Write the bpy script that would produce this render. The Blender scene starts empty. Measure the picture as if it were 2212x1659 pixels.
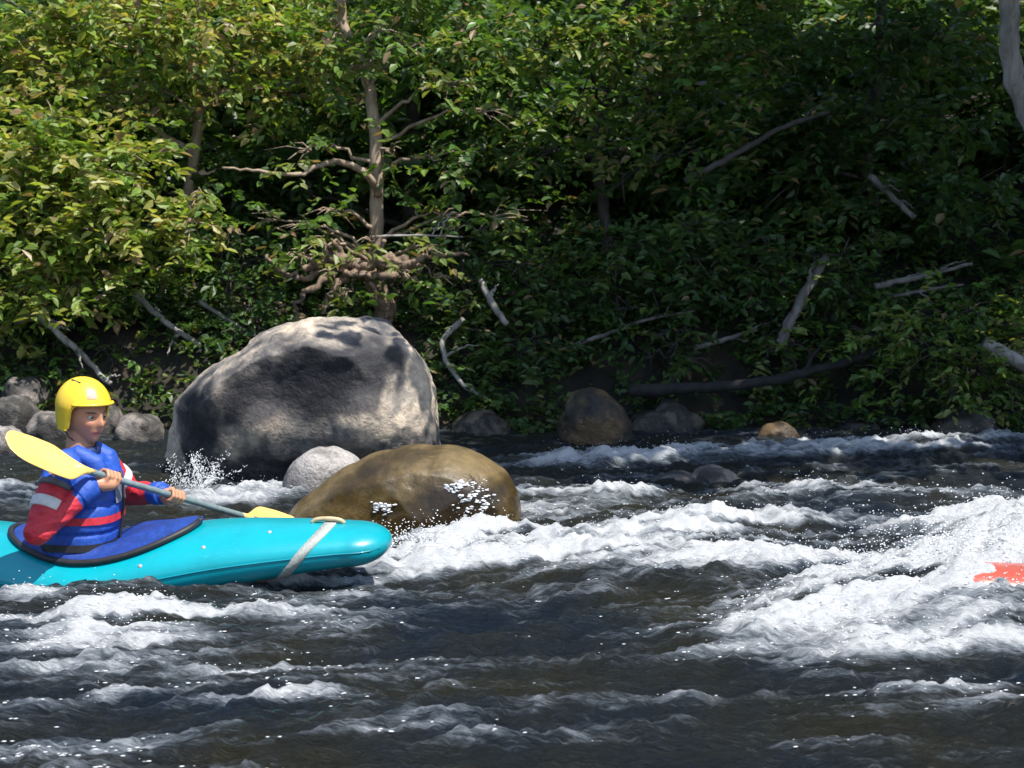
import bpy, bmesh, math, random
import numpy as np
from mathutils import Vector, Matrix
R = math.radians
random.seed(7); RNG = np.random.default_rng(7)

# ------------------------------------------------------------------ camera, sky, sun, exposure
W, H, F = 2212.0, 1659.0, 3508.0          # pixel frame used for reading positions off the photograph
CAM_H = 1.5
PITCH = math.atan((H / 2 - 498) / F)
sc = bpy.context.scene
COL = sc.collection
cd = bpy.data.cameras.new('camera'); cam = bpy.data.objects.new('camera', cd); COL.objects.link(cam)
cam.location = (0, 0, CAM_H); cam.rotation_euler = (R(90) - PITCH, 0, 0)
cd.sensor_width = 36; cd.lens = 36 * F / W; cd.clip_start = 0.05; cd.clip_end = 500
cd.dof.use_dof = True; cd.dof.focus_distance = 7.2; cd.dof.aperture_fstop = 5.6
sc.camera = cam
SUN_DIR = Vector((0.34, -0.34, 0.88)).normalized()     # towards the sun
world = bpy.data.worlds.new('World'); sc.world = world; world.use_nodes = True
nt = world.node_tree; nt.nodes.clear()
sky = nt.nodes.new('ShaderNodeTexSky'); sky.sky_type = 'NISHITA'; sky.sun_disc = False
sky.sun_elevation = math.asin(SUN_DIR.z); sky.sun_rotation = math.atan2(SUN_DIR.x, SUN_DIR.y)
bg = nt.nodes.new('ShaderNodeBackground'); bg.inputs[1].default_value = 0.12
wo = nt.nodes.new('ShaderNodeOutputWorld')
nt.links.new(sky.outputs[0], bg.inputs[0]); nt.links.new(bg.outputs[0], wo.inputs[0])
sd = bpy.data.lights.new('sun', 'SUN'); sd.energy = 4.3; sd.angle = R(0.5); sd.color = (1.0, 0.95, 0.86)
sun = bpy.data.objects.new('sun', sd); COL.objects.link(sun); sun.location = (0, 0, 20)
sun.rotation_euler = SUN_DIR.to_track_quat('Z', 'Y').to_euler()
vs = sc.view_settings; vs.view_transform = 'Standard'; vs.look = 'None'; vs.exposure = 0.9; vs.gamma = 1; vs.use_curve_mapping = False

# ------------------------------------------------------------------ helpers
CP, SP = math.cos(PITCH), math.sin(PITCH)
def ray(x, y):
    rx, ry = (x - W / 2) / F, (H / 2 - y) / F
    return Vector((rx, CP + ry * SP, -SP + ry * CP))
def at(x, y, Y):                     # point of a pixel's ray at distance Y
    d = ray(x, y); t = Y / d.y
    return Vector((d.x * t, Y, CAM_H + d.z * t))
def ground(x, y, z=0.0):             # point of a pixel's ray on the water level
    d = ray(x, y); t = (z - CAM_H) / d.z
    return Vector((d.x * t, d.y * t, z))

def _h(ix, iy, iz, s):
    n = (ix * 374761393 + iy * 668265263 + iz * 1274126177 + s * 974634777) & 0xffffffff
    n = ((n ^ (n >> 13)) * 1274126177) & 0xffffffff
    n = ((n ^ (n >> 16)) * 2246822519) & 0xffffffff
    return ((n ^ (n >> 15)) & 0xffff) / 32767.5 - 1.0
def vnoise(p, s=0):                  # smooth value noise in [-1, 1], p (n,3)
    i = np.floor(p).astype(np.int64); f = p - i; f = f * f * f * (f * (f * 6 - 15) + 10)
    out = 0
    for a in (0, 1):
        wa = f[:, 0] if a else 1 - f[:, 0]
        for b in (0, 1):
            wb = f[:, 1] if b else 1 - f[:, 1]
            for c in (0, 1):
                wc = f[:, 2] if c else 1 - f[:, 2]
                out = out + _h(i[:, 0] + a, i[:, 1] + b, i[:, 2] + c, s) * wa * wb * wc
    return out
def fbm(p, octv=4, s=0, gain=0.5):
    v, a, t = 0, 1.0, 0
    q = np.array(p, dtype=float)
    for k in range(octv):
        v = v + a * vnoise(q, s + k * 17); t += a; a *= gain; q = q * 2.03 + 11.7
    return v / t
def sstep(a, b, x):
    t = np.clip((x - a) / (b - a), 0, 1); return t * t * (3 - 2 * t)

def mesh(name, verts, faces, smooth=True):
    m = bpy.data.meshes.new(name)
    m.from_pydata([tuple(map(float, v)) for v in verts], [], [tuple(map(int, f)) for f in faces])
    m.validate(); m.update()
    if smooth: m.polygons.foreach_set('use_smooth', [True] * len(m.polygons))
    return m
def fast_mesh(name, verts, faces, smooth=True):      # verts (n,3), faces (m,k) numpy
    m = bpy.data.meshes.new(name)
    nv, (nf, k) = len(verts), faces.shape
    m.vertices.add(nv); m.vertices.foreach_set('co', np.asarray(verts, np.float32).ravel())
    m.loops.add(nf * k); m.loops.foreach_set('vertex_index', faces.astype(np.int32).ravel())
    m.polygons.add(nf); m.polygons.foreach_set('loop_start', np.arange(0, nf * k, k, dtype=np.int32))
    m.polygons.foreach_set('use_smooth', np.full(nf, smooth, bool))
    m.update(calc_edges=True)
    return m
def link(name, me, mat, parent=None):
    o = bpy.data.objects.new(name, me); COL.objects.link(o)
    if mat: me.materials.append(mat)
    if parent: o.parent = parent
    return o
def tag(o, label=None, cat=None, group=None, kind=None):
    if label: o['label'] = label
    if cat: o['category'] = cat
    if group: o['group'] = group
    if kind: o['kind'] = kind
    return o
def thing(name, loc, label, cat, group=None):
    o = bpy.data.objects.new(name, None); COL.objects.link(o); o.location = loc; o.empty_display_size = 0.1
    return tag(o, label, cat, group)
def part(name, me, mat, root):        # mesh given in world coordinates, hung under its root
    o = link(name, me, mat, root)
    base = root
    off = Vector((0, 0, 0))
    while base: off += base.location; base = base.parent
    n = len(me.vertices); co = np.empty(n * 3, np.float32); me.vertices.foreach_get('co', co)
    co = co.reshape(-1, 3) - np.array(off, np.float32); me.vertices.foreach_set('co', co.ravel()); me.update()
    return o

class MB:                             # collects rings, boxes and tubes into one mesh
    def __init__(s): s.v = []; s.f = []
    def loft(s, rings, cap=True, closed=True):
        n = len(rings[0]); b = len(s.v)
        for r in rings: s.v.extend(Vector(p) for p in r)
        for i in range(len(rings) - 1):
            for j in range(n if closed else n - 1):
                a, c = b + i * n + j, b + i * n + (j + 1) % n
                s.f.append((a, c, c + n, a + n))
        if cap and closed:
            s.f.append(tuple(b + j for j in reversed(range(n))))
            e = b + (len(rings) - 1) * n
            s.f.append(tuple(e + j for j in range(n)))
        return s
    def tube(s, pts, rad, n=8, cap=True, flat=1.0):
        pts = [Vector(p) for p in pts]; rings = []; up = Vector((0, 0, 1))
        if not hasattr(rad, '__len__'): rad = [rad] * len(pts)
        u = None
        for i, p in enumerate(pts):
            t = (pts[min(i + 1, len(pts) - 1)] - pts[max(i - 1, 0)]).normalized()
            if u is None:
                u = t.cross(up)
                if u.length < 0.05: u = t.cross(Vector((0, 1, 0)))
                u.normalize()
            else:
                u = (u - t * u.dot(t)).normalized()
            w = t.cross(u)
            rings.append([p + (u * math.cos(k * 2 * math.pi / n) + w * math.sin(k * 2 * math.pi / n) * flat) * rad[i] for k in range(n)])
        return s.loft(rings, cap)
    def capsule(s, pts, rad, n=14):   # tube with rounded ends
        pts = [Vector(p) for p in pts]
        a, b = (pts[0] - pts[1]).normalized(), (pts[-1] - pts[-2]).normalized()
        P, Q = [], []
        for k in (0.05, 0.35, 0.7, 0.92): P.append(pts[0] + a * rad[0] * math.sqrt(1 - k * k)); Q.append(rad[0] * k)
        P += pts; Q += list(rad)
        for k in (0.92, 0.7, 0.35, 0.05): P.append(pts[-1] + b * rad[-1] * math.sqrt(1 - k * k)); Q.append(rad[-1] * k)
        return s.tube(P, Q, n)
    def mesh(s, name, smooth=True): return mesh(name, s.v, s.f, smooth)
    def build(s, name, mat, root, smooth=True): return part(name, s.mesh(name, smooth), mat, root)

def spline(pts, n=6):                 # Catmull-Rom through points
    P = [Vector(p) for p in pts]; P = [P[0] * 2 - P[1]] + P + [P[-1] * 2 - P[-2]]
    out = []
    for i in range(1, len(P) - 2):
        for k in range(n):
            t = k / n; a, b, c, d = P[i - 1], P[i], P[i + 1], P[i + 2]
            out.append(0.5 * ((2 * b) + (c - a) * t + (2 * a - 5 * b + 4 * c - d) * t * t + (3 * b - a - 3 * c + d) * t ** 3))
    out.append(P[-2]); return out

def remeshed(me, voxel, smooth_it=4):
    o = bpy.data.objects.new('tmp', me); COL.objects.link(o)
    r = o.modifiers.new('r', 'REMESH'); r.mode = 'VOXEL'; r.voxel_size = voxel
    s = o.modifiers.new('s', 'SMOOTH'); s.iterations = smooth_it; s.factor = 0.5
    dg = bpy.context.evaluated_depsgraph_get()
    out = bpy.data.meshes.new_from_object(o.evaluated_get(dg))
    bpy.data.objects.remove(o); bpy.data.meshes.remove(me)
    out.polygons.foreach_set('use_smooth', [True] * len(out.polygons))
    return out

# ------------------------------------------------------------------ materials
def mat_new(name):
    m = bpy.data.materials.new(name); m.use_nodes = True
    t = m.node_tree; b = t.nodes['Principled BSDF']; return m, t, b
def nd(t, typ, **kw):
    n = t.nodes.new(typ)
    for k, v in kw.items(): setattr(n, k, v)
    return n
def noise(t, scale, detail=4, rough=0.55, vec=None, dist=0.0):
    n = nd(t, 'ShaderNodeTexNoise'); n.inputs['Scale'].default_value = scale; n.inputs['Detail'].default_value = detail
    n.inputs['Roughness'].default_value = rough; n.inputs['Distortion'].default_value = dist
    if vec is not None: t.links.new(vec, n.inputs['Vector'])
    return n
def ramp(t, fac, stops):
    r = nd(t, 'ShaderNodeValToRGB'); e = r.color_ramp.elements
    while len(e) < len(stops): e.new(0.5)
    for el, (p, c) in zip(e, stops): el.position = p; el.color = (*c, 1)
    t.links.new(fac, r.inputs[0]); return r
def mapping(t, scale=(1, 1, 1), rot=(0, 0, 0), coord='Object'):
    tc = nd(t, 'ShaderNodeTexCoord'); mp = nd(t, 'ShaderNodeMapping')
    mp.inputs['Scale'].default_value = scale; mp.inputs['Rotation'].default_value = rot
    t.links.new(tc.outputs[coord], mp.inputs[0]); return mp.outputs[0]
def bump(t, b, h, strength=0.5, dist=0.01):
    n = nd(t, 'ShaderNodeBump'); n.inputs['Strength'].default_value = strength; n.inputs['Distance'].default_value = dist
    t.links.new(h, n.inputs['Height']); t.links.new(n.outputs[0], b.inputs['Normal']); return n
def simple(name, col, rough=0.5, var=0.25, scale=30, bmp=0.0, coat=0.0, spec=0.5, sss=0.0):
    m, t, b = mat_new(name)
    n = noise(t, scale, 5, 0.6, mapping(t))
    c0 = tuple(c * (1 - var) for c in col); c1 = tuple(min(1, c * (1 + var)) for c in col)
    r = ramp(t, n.outputs[0], [(0.3, c0), (0.7, c1)])
    t.links.new(r.outputs[0], b.inputs['Base Color'])
    b.inputs['Roughness'].default_value = rough; b.inputs['Coat Weight'].default_value = coat
    b.inputs['Specular IOR Level'].default_value = spec
    if sss: b.inputs['Subsurface Weight'].default_value = sss; b.inputs['Subsurface Radius'].default_value = (0.02, 0.008, 0.004)
    if bmp: bump(t, b, n.outputs[0], bmp, 0.01)
    return m

def rock_mat(name, dark, mid, light, rough=0.75, scale=6.0, wet=None, thr=(0.38, 0.5, 0.62), bstr=0.7):
    m, t, b = mat_new(name); v = mapping(t)
    n1 = noise(t, scale, 6, 0.6, v, 0.4); n2 = noise(t, scale * 9, 5, 0.65, v); n3 = noise(t, scale * 0.35, 3, 0.5, v, 0.8)
    mxn = nd(t, 'ShaderNodeMath', operation='MULTIPLY_ADD'); t.links.new(n3.outputs[0], mxn.inputs[0]); mxn.inputs[1].default_value = 0.9; mxn.inputs[2].default_value = -0.45
    adn = nd(t, 'ShaderNodeMath', operation='ADD'); t.links.new(n1.outputs[0], adn.inputs[0]); t.links.new(mxn.outputs[0], adn.inputs[1])
    r1 = ramp(t, adn.outputs[0], [(thr[0], dark), (thr[1], mid), (thr[2], light)])
    r2 = ramp(t, n2.outputs[0], [(0.3, (0.45, 0.45, 0.47)), (0.65, (1, 1, 1))])
    mx = nd(t, 'ShaderNodeMixRGB', blend_type='MULTIPLY'); mx.inputs[0].default_value = 0.8
    t.links.new(r1.outputs[0], mx.inputs[1]); t.links.new(r2.outputs[0], mx.inputs[2])
    t.links.new(mx.outputs[0], b.inputs['Base Color'])
    b.inputs['Roughness'].default_value = rough
    if wet:
        tc = nd(t, 'ShaderNodeNewGeometry'); sep = nd(t, 'ShaderNodeSeparateXYZ'); t.links.new(tc.outputs['Position'], sep.inputs[0])
        ad = nd(t, 'ShaderNodeMath', operation='MULTIPLY_ADD'); t.links.new(n3.outputs[0], ad.inputs[0]); ad.inputs[1].default_value = 0.3
        t.links.new(sep.outputs[2], ad.inputs[2])
        rr = nd(t, 'ShaderNodeMapRange'); rr.inputs[1].default_value = wet[0] + 0.15; rr.inputs[2].default_value = wet[1] + 0.15
        rr.inputs[3].default_value = 0.14; rr.inputs[4].default_value = rough
        t.links.new(ad.outputs[0], rr.inputs[0]); t.links.new(rr.outputs[0], b.inputs['Roughness'])
    ba = nd(t, 'ShaderNodeMath', operation='ADD'); t.links.new(n2.outputs[0], ba.inputs[0]); t.links.new(n1.outputs[0], ba.inputs[1])
    bump(t, b, ba.outputs[0], bstr, 0.02)
    return m

def leaf_mat(name):
    m, t, b = mat_new(name)
    a = nd(t, 'ShaderNodeAttribute', attribute_name='tint')
    t.links.new(a.outputs['Color'], b.inputs['Base Color'])
    b.inputs['Roughness'].default_value = 0.42; b.inputs['Specular IOR Level'].default_value = 0.45
    tr = nd(t, 'ShaderNodeBsdfTranslucent')
    mu = nd(t, 'ShaderNodeMixRGB', blend_type='MULTIPLY'); mu.inputs[0].default_value = 1; mu.inputs[2].default_value = (1.7, 1.7, 0.6, 1)
    t.links.new(a.outputs['Color'], mu.inputs[1]); t.links.new(mu.outputs[0], tr.inputs[0])
    ms = nd(t, 'ShaderNodeMixShader'); ms.inputs[0].default_value = 0.4
    o = t.nodes['Material Output']
    t.links.new(b.outputs[0], ms.inputs[1]); t.links.new(tr.outputs[0], ms.inputs[2]); t.links.new(ms.outputs[0], o.inputs[0])
    return m

def bark_mat(name, dark, light, scale=14):
    m, t, b = mat_new(name); v = mapping(t, (1, 1, 0.25))
    n = noise(t, scale, 6, 0.65, v, 0.6); n2 = noise(t, scale * 0.25, 3, 0.5, mapping(t))
    r = ramp(t, n.outputs[0], [(0.3, dark), (0.68, light)])
    r2 = ramp(t, n2.outputs[0], [(0.35, (0.55, 0.57, 0.5)), (0.65, (1, 1, 1))])
    mx = nd(t, 'ShaderNodeMixRGB', blend_type='MULTIPLY'); mx.inputs[0].default_value = 0.8
    t.links.new(r.outputs[0], mx.inputs[1]); t.links.new(r2.outputs[0], mx.inputs[2])
    t.links.new(mx.outputs[0], b.inputs['Base Color']); b.inputs['Roughness'].default_value = 0.85
    bump(t, b, n.outputs[0], 0.8, 0.02); return m

LEAF = leaf_mat('leaf')
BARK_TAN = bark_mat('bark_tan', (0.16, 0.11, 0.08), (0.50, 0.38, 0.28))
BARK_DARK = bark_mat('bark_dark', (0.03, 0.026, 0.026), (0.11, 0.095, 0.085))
BARK_ROOT = bark_mat('bark_root', (0.07, 0.045, 0.035), (0.36, 0.25, 0.18), 22)
BARK_SHADED = bark_mat('bark_shaded', (0.06, 0.055, 0.055), (0.22, 0.20, 0.19))  # darker copy of the grey bark, with the right bank's shade painted in
BARK_BLACK = bark_mat('bark_black_wet', (0.006, 0.006, 0.007), (0.022, 0.021, 0.023))
BARK_GREY = bark_mat('bark_grey', (0.13, 0.12, 0.12), (0.42, 0.39, 0.37))

# water: dark clear river water, white where the foam attribute says froth
def water_mat():
    m, t, b = mat_new('river_water')
    v = mapping(t, (0.8, 4.4, 1.0), (0, 0, R(-14)))
    a = nd(t, 'ShaderNodeAttribute', attribute_name='foam')
    n1 = noise(t, 9, 7, 0.68, v, 0.9); n2 = noise(t, 42, 5, 0.7, v, 0.5); n3 = noise(t, 0.9, 4, 0.55, mapping(t))
    base = ramp(t, n3.outputs[0], [(0.35, (0.014, 0.022, 0.034)), (0.62, (0.031, 0.030, 0.019))])
    t.links.new(base.outputs[0], b.inputs['Base Color'])
    b.inputs['Roughness'].default_value = 0.09; b.inputs['IOR'].default_value = 1.33
    s = nd(t, 'ShaderNodeMath', operation='MULTIPLY_ADD'); t.links.new(n2.outputs[0], s.inputs[0]); s.inputs[1].default_value = 0.6
    t.links.new(n1.outputs[0], s.inputs[2])
    bump(t, b, s.outputs[0], 1.0, 0.05)
    fo = nd(t, 'ShaderNodeBsdfPrincipled'); fo.inputs['Roughness'].default_value = 0.5
    fb = noise(t, 55, 6, 0.75, v, 0.6); bump(t, fo, fb.outputs[0], 0.8, 0.03)
    # lacy edge: foam amount against fine stretched noise
    sub = nd(t, 'ShaderNodeMath', operation='MULTIPLY_ADD'); t.links.new(s.outputs[0], sub.inputs[0]); sub.inputs[1].default_value = 1.3
    sc_ = nd(t, 'ShaderNodeMath', operation='MULTIPLY_ADD'); t.links.new(a.outputs['Fac'], sc_.inputs[0]); sc_.inputs[1].default_value = 1.35
    sc_.inputs[2].default_value = -1.52
    t.links.new(sc_.outputs[0], sub.inputs[2])
    mr = nd(t, 'ShaderNodeMapRange', interpolation_type='SMOOTHSTEP'); mr.inputs[1].default_value = -0.14; mr.inputs[2].default_value = 1.0
    t.links.new(sub.outputs[0], mr.inputs[0])
    fcol = ramp(t, mr.outputs[0], [(0.0, (0.13, 0.17, 0.22)), (0.4, (0.33, 0.38, 0.44)), (0.9, (0.58, 0.60, 0.625))])   # thin froth lets the water through
    t.links.new(fcol.outputs[0], fo.inputs['Base Color'])
    ms = nd(t, 'ShaderNodeMixShader'); o = t.nodes['Material Output']
    t.links.new(mr.outputs[0], ms.inputs[0]); t.links.new(b.outputs[0], ms.inputs[1]); t.links.new(fo.outputs[0], ms.inputs[2])
    t.links.new(ms.outputs[0], o.inputs[0]); return m
WATER = water_mat()
def drop_mat():
    m, t, b = mat_new('spray_drops'); b.inputs['Base Color'].default_value = (0.75, 0.77, 0.80, 1)
    b.inputs['Roughness'].default_value = 0.3; b.inputs['IOR'].default_value = 1.33; return m
DROPS = drop_mat()
FROTH = simple('froth', (0.68, 0.69, 0.70), 0.5, 0.06, 60, 0.9)

# ------------------------------------------------------------------ terrain: river bed, far bank and hill, near bank
def terrain_z(x, y):
    p = np.stack([x * 0.5, y * 0.5, np.zeros_like(x)], 1)
    n = fbm(p, 4, 3); n2 = fbm(p * 5, 3, 9)
    ys = y - (12.35 + 0.35 * n + 0.02 * x)
    far = np.where(ys > 0, 0.55 * sstep(0, 0.8, ys) + 0.50 * np.clip(ys - 0.5, 0, None) + 0.10 * np.clip(ys - 6, 0, None), 0)
    near = np.clip(3.0 + 0.2 * n - y, 0, None) * 0.35
    near = np.minimum(near, 0.6 + 0.05 * (3 - y))
    bed = -0.55 * sstep(0.1, -0.5, ys) * sstep(2.6, 3.4, y)
    return bed + far + near + n2 * 0.06 - 0.06
gx = np.concatenate([np.linspace(-120, -8, 40), np.linspace(-7.5, 7.5, 130), np.linspace(8, 120, 40)])
gy = np.concatenate([np.linspace(-60, 0, 20), np.linspace(0.5, 11, 40), np.linspace(11.1, 22, 120), np.linspace(23, 160, 50)])
X, Y = np.meshgrid(gx, gy); nx, ny = len(gx), len(gy)
xs, ys_ = X.ravel(), Y.ravel()
tv = np.stack([xs, ys_, terrain_z(xs, ys_)], 1)
def grid_faces(nx, ny):
    i = np.arange(nx - 1)[None, :] + np.arange(ny - 1)[:, None] * nx
    i = i.ravel(); return np.stack([i, i + 1, i + 1 + nx, i + nx], 1)
soil = rock_mat('bank_soil', (0.008, 0.008, 0.006), (0.018, 0.016, 0.010), (0.04, 0.03, 0.02), 0.9, 2.2)
tag(link('ground', fast_mesh('ground', tv, grid_faces(nx, ny)), soil), 'dark earth river bank and bed rising to a wooded slope', kind='structure')

# ------------------------------------------------------------------ river surface
# (pixel x, y, half-extent x, y, foam amount, wave height) read off the photograph at water level
FOAM = [
 (930,1200,110,20,1.15,.05),(1080,1205,130,18,.85,.03),(1300,1195,150,22,.75,.05),(1560,1190,190,30,.80,.06),(1680,1225,120,16,.7,.03),(1480,1148,120,12,.75,.05),(1380,1222,120,10,.6,.02),
 (2150,1290,150,52,1.55,.16),(1920,1320,150,44,1.25,.10),(1740,1350,140,30,.95,.06),(1540,1380,130,20,.75,.04),(2240,1210,110,50,1.5,.22),(1960,1155,110,10,.8,.04),(2150,1372,120,14,1.2,.12),(2090,1340,60,8,1.0,.07),
 (240,1350,150,18,1.05,.06),(170,1395,120,18,.75,.03),(520,1335,150,12,.75,.03),(40,1305,60,12,.7,.02),(400,1405,150,14,.7,.02),(120,1450,140,12,.6,.01),(700,1440,130,9,.5,.01),(760,1375,90,10,.6,.02),
 (720,1275,130,16,.5,.02),(330,1232,60,16,1.1,.05),(640,1250,110,10,.5,0),(150,1262,80,8,.5,.02),
 (640,1515,150,9,.62,.02),(40,1525,90,14,.7,.02),(330,1500,120,8,.55,.01),(200,1625,180,9,.5,0),(1150,1600,180,10,.45,.01),(2080,1505,150,14,.65,.02),(900,1590,120,8,.4,0),(1900,1600,150,8,.4,0),
 (1450,1525,160,8,.45,.01),(900,1420,180,10,.45,0),(1960,1420,140,14,.55,.02),(800,1345,140,10,.5,0),(520,1450,120,8,.5,0),(1650,1480,140,8,.35,0),
 (1280,1000,170,9,.85,.04),(1520,985,170,8,.7,.04),(1250,1078,150,14,.65,.03),(1520,1072,190,9,.55,.02),(1900,978,180,8,.65,.05),(2110,960,120,7,.7,.06),
 (1190,1110,100,10,.7,.02),(1750,1055,180,9,.45,.02),(2000,1080,160,9,.35,.02),(1400,1035,140,7,.35,.02),
 (400,1082,100,12,1.0,.06),(580,1078,60,9,.85,.04),(250,1095,110,9,.7,.03),(60,1060,100,12,.5,.03),(1090,1168,70,9,.9,.03),(900,1168,140,8,.7,.02),
]
hx = np.concatenate([np.linspace(-40, -5, 30), np.linspace(-4.6, -3.0, 40), np.linspace(-2.98, 3.7, 520), np.linspace(3.75, 5.2, 40), np.linspace(5.5, 40, 30)])
hy = np.concatenate([np.linspace(2.4, 4.2, 30), 4.25 * (13.4 / 4.25) ** np.linspace(0, 1, 560)])
X, Y = np.meshgrid(hx, hy); wx, wy = X.ravel(), Y.ravel()
def flow(x, y): c, s = math.cos(R(14)), math.sin(R(14)); return x * c + y * s, -x * s + y * c
def water_fields(x, y):
    u, w = flow(x, y)
    z = np.zeros_like(x); fo = np.zeros_like(x)
    for (px, py, rx, ry, am, hh) in FOAM:
        g = ground(px, py); sx = rx * g.y / F; sy = max(0.045, ry * g.y ** 2 / (CAM_H * F))
        dx, dy = x - g.x, y - g.y
        dy = dy - 0.22 * dx
        q = np.exp(-0.5 * ((dx / sx) ** 2 + (dy / sy) ** 2) * 0.8)
        fo = fo + am * q; z = z + hh * q
    big = fbm(np.stack([u * 0.9, w * 1.7, 0 * u], 1), 3, 21)
    mid = fbm(np.stack([u * 2.6 + big, w * 5.5 + big, 0 * u], 1), 4, 31)
    rid = 1 - np.abs(fbm(np.stack([u * 3.2 + 0.7 * big, w * 7.5, 0 * u + 3], 1), 4, 41)) * 2
    fin = fbm(np.stack([u * 13 + mid, w * 26, 0 * u], 1), 3, 51)
    fin2 = fbm(np.stack([u * 34 + 2 * mid, w * 62, 0 * u + 2], 1), 2, 57)
    tong = .30 + .70 * sstep(-.25, .30, fbm(np.stack([u * .8 + 4, w * 2.2, 0 * u + 9], 1), 3, 91))   # smooth tongues between choppy patches
    calm = sstep(12.6, 11.4, y) * 0.85 + 0.15
    stk = fbm(np.stack([u * 1.6 + big, w * 11 + mid, 0 * u + 5], 1), 4, 81)
    fo = fo * (0.62 + 0.55 * mid + 0.45 * stk) + 0.26 * np.clip(rid - 0.5, 0, 1) + 0.12 * big + 0.34 * stk + 0.18
    fc = np.clip(fo, 0, 1.6)
    z = z + calm * (0.05 * big + 0.05 * mid + 0.028 * rid + tong * (0.018 * fin + 0.008 * fin2) + 0.012 * stk)
    fr = fbm(np.stack([u * 8, w * 11, 0 * u + 7], 1), 4, 61); fr2 = fbm(np.stack([u * 30, w * 34, 0 * u + 7], 1), 3, 71)
    z = z + np.clip(fc, 0, 1) * (0.045 * fr + 0.020 * fr2 + 0.015)
    return z - 0.02, fc
wz, wfoam = water_fields(wx, wy)
me = fast_mesh('river_water', np.stack([wx, wy, wz], 1), grid_faces(len(hx), len(hy)))
at_ = me.attributes.new('foam', 'FLOAT', 'POINT'); at_.data.foreach_set('value', wfoam.astype(np.float32))
tag(link('river_water', me, WATER), 'dark rushing river water with white foam', kind='structure')

# ------------------------------------------------------------------ boulders and stones
def ico(sub):
    bm = bmesh.new(); bmesh.ops.create_icosphere(bm, subdivisions=sub, radius=1)
    v = np.array([p.co[:] for p in bm.verts]); f = np.array([[q.index for q in t.verts] for t in bm.faces]); bm.free(); return v, f
ICO = {k: ico(k) for k in (2, 3, 4, 5, 6)}
def rock_mesh(name, sil, Yc, depth, sub=6, rough=0.04, seed=0, facets=7, lean=0.0, power=2.4, lumps=(), cut=None):
    """boulder whose outline follows sil (pixels, seen at distance Yc), with a real depth of its own"""
    pts = [at(x, y, Yc) for x, y in sil]
    cx = sum(p.x for p in pts) / len(pts); cz = 0.5 * (max(p.z for p in pts) + min(p.z for p in pts))
    ang = np.array([math.atan2(p.z - cz, p.x - cx) for p in pts]); rad = np.array([math.hypot(p.z - cz, p.x - cx) for p in pts])
    o = np.argsort(ang); ang, rad = ang[o], rad[o]
    v, f = ICO[sub]
    th = np.arctan2(v[:, 2], v[:, 0])
    rr = np.interp(th, np.concatenate([ang - 2 * np.pi, ang, ang + 2 * np.pi]), np.concatenate([rad] * 3))
    s = np.clip(np.abs(v[:, 1]), 0, 1)
    ring = np.sqrt(np.clip(1 - s ** 2, 1e-9, 1))
    prof = np.clip(1 - s ** power, 0, 1) ** (1 / power)                 # boxier than a ball
    k = prof * rr
    dirx, dirz = v[:, 0] / np.maximum(ring, 1e-6), v[:, 2] / np.maximum(ring, 1e-6)
    dep = np.sign(v[:, 1]) * s * depth
    P = np.stack([cx + dirx * k, Yc + dep, cz + dirz * k], 1)
    P[:, 1] += lean * (P[:, 2] - cz)
    rs = np.random.default_rng(seed); size = rad.mean()
    for _ in range(facets):                                              # broken flat faces, mostly towards the river
        d = rs.normal(size=3); d[1] = -abs(d[1]) * 1.5; d[2] *= 0.5; d /= np.linalg.norm(d)
        proj = (P - np.array([cx, Yc, cz])) @ d; lim = np.percentile(proj, 93)
        P -= np.outer(np.clip(proj - lim, 0, None) * 0.8, d)
    if cut:                                                              # the overhanging broken front
        d = np.array(cut[:3]); d = d / np.linalg.norm(d); proj = (P - np.array([cx, Yc, cz])) @ d; lim = cut[3] * proj.max()
        P -= np.outer(np.clip(proj - lim, 0, None) * 0.92, d)
    for (lx, ly, lr, lh) in lumps:                                       # bulges on the front
        c = at(lx, ly, Yc); q = np.exp(-(((P[:, 0] - c.x) ** 2 + (P[:, 2] - c.z) ** 2) / lr ** 2) ** 1.5) * (v[:, 1] < 0.1)
        P[:, 1] -= q * lh
    n = P - np.array([cx, Yc, cz]); n /= np.linalg.norm(n, axis=1)[:, None]
    a = fbm(P / size * 2.2 + seed, 5, seed); b2 = 1 - np.abs(fbm(P / size * 3.7 + seed, 4, seed + 5)) * 2
    P = P + n * (rough * size * (1.2 * a + 0.5 * b2))[:, None]
    return fast_mesh(name, P, f)
def boulder(name, sil, Yc, depth, mat, label, cat='boulder', group=None, **kw):
    me = rock_mesh(name, sil, Yc, depth, **kw)
    return tag(link(name, me, mat), label, cat, group)

GREY = rock_mat('grey_rock', (0.07, 0.07, 0.08), (0.23, 0.205, 0.18), (0.58, 0.48, 0.37), 0.8, 3.2, wet=(0.05, 0.22), thr=(0.34, 0.47, 0.62))
BROWN = rock_mat('brown_rock', (0.024, 0.014, 0.004), (0.062, 0.040, 0.010), (0.15, 0.105, 0.042), 0.55, 2.2, wet=(0.12, 0.30), bstr=0.35)
PALE = rock_mat('pale_rock', (0.11, 0.10, 0.10), (0.24, 0.225, 0.215), (0.40, 0.375, 0.355), 0.7, 6, wet=(0.02, 0.12))
RUST = rock_mat('rust_rock', (0.03, 0.025, 0.022), (0.075, 0.052, 0.03), (0.17, 0.11, 0.055), 0.6, 7, wet=(0.0, 0.15))

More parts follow.
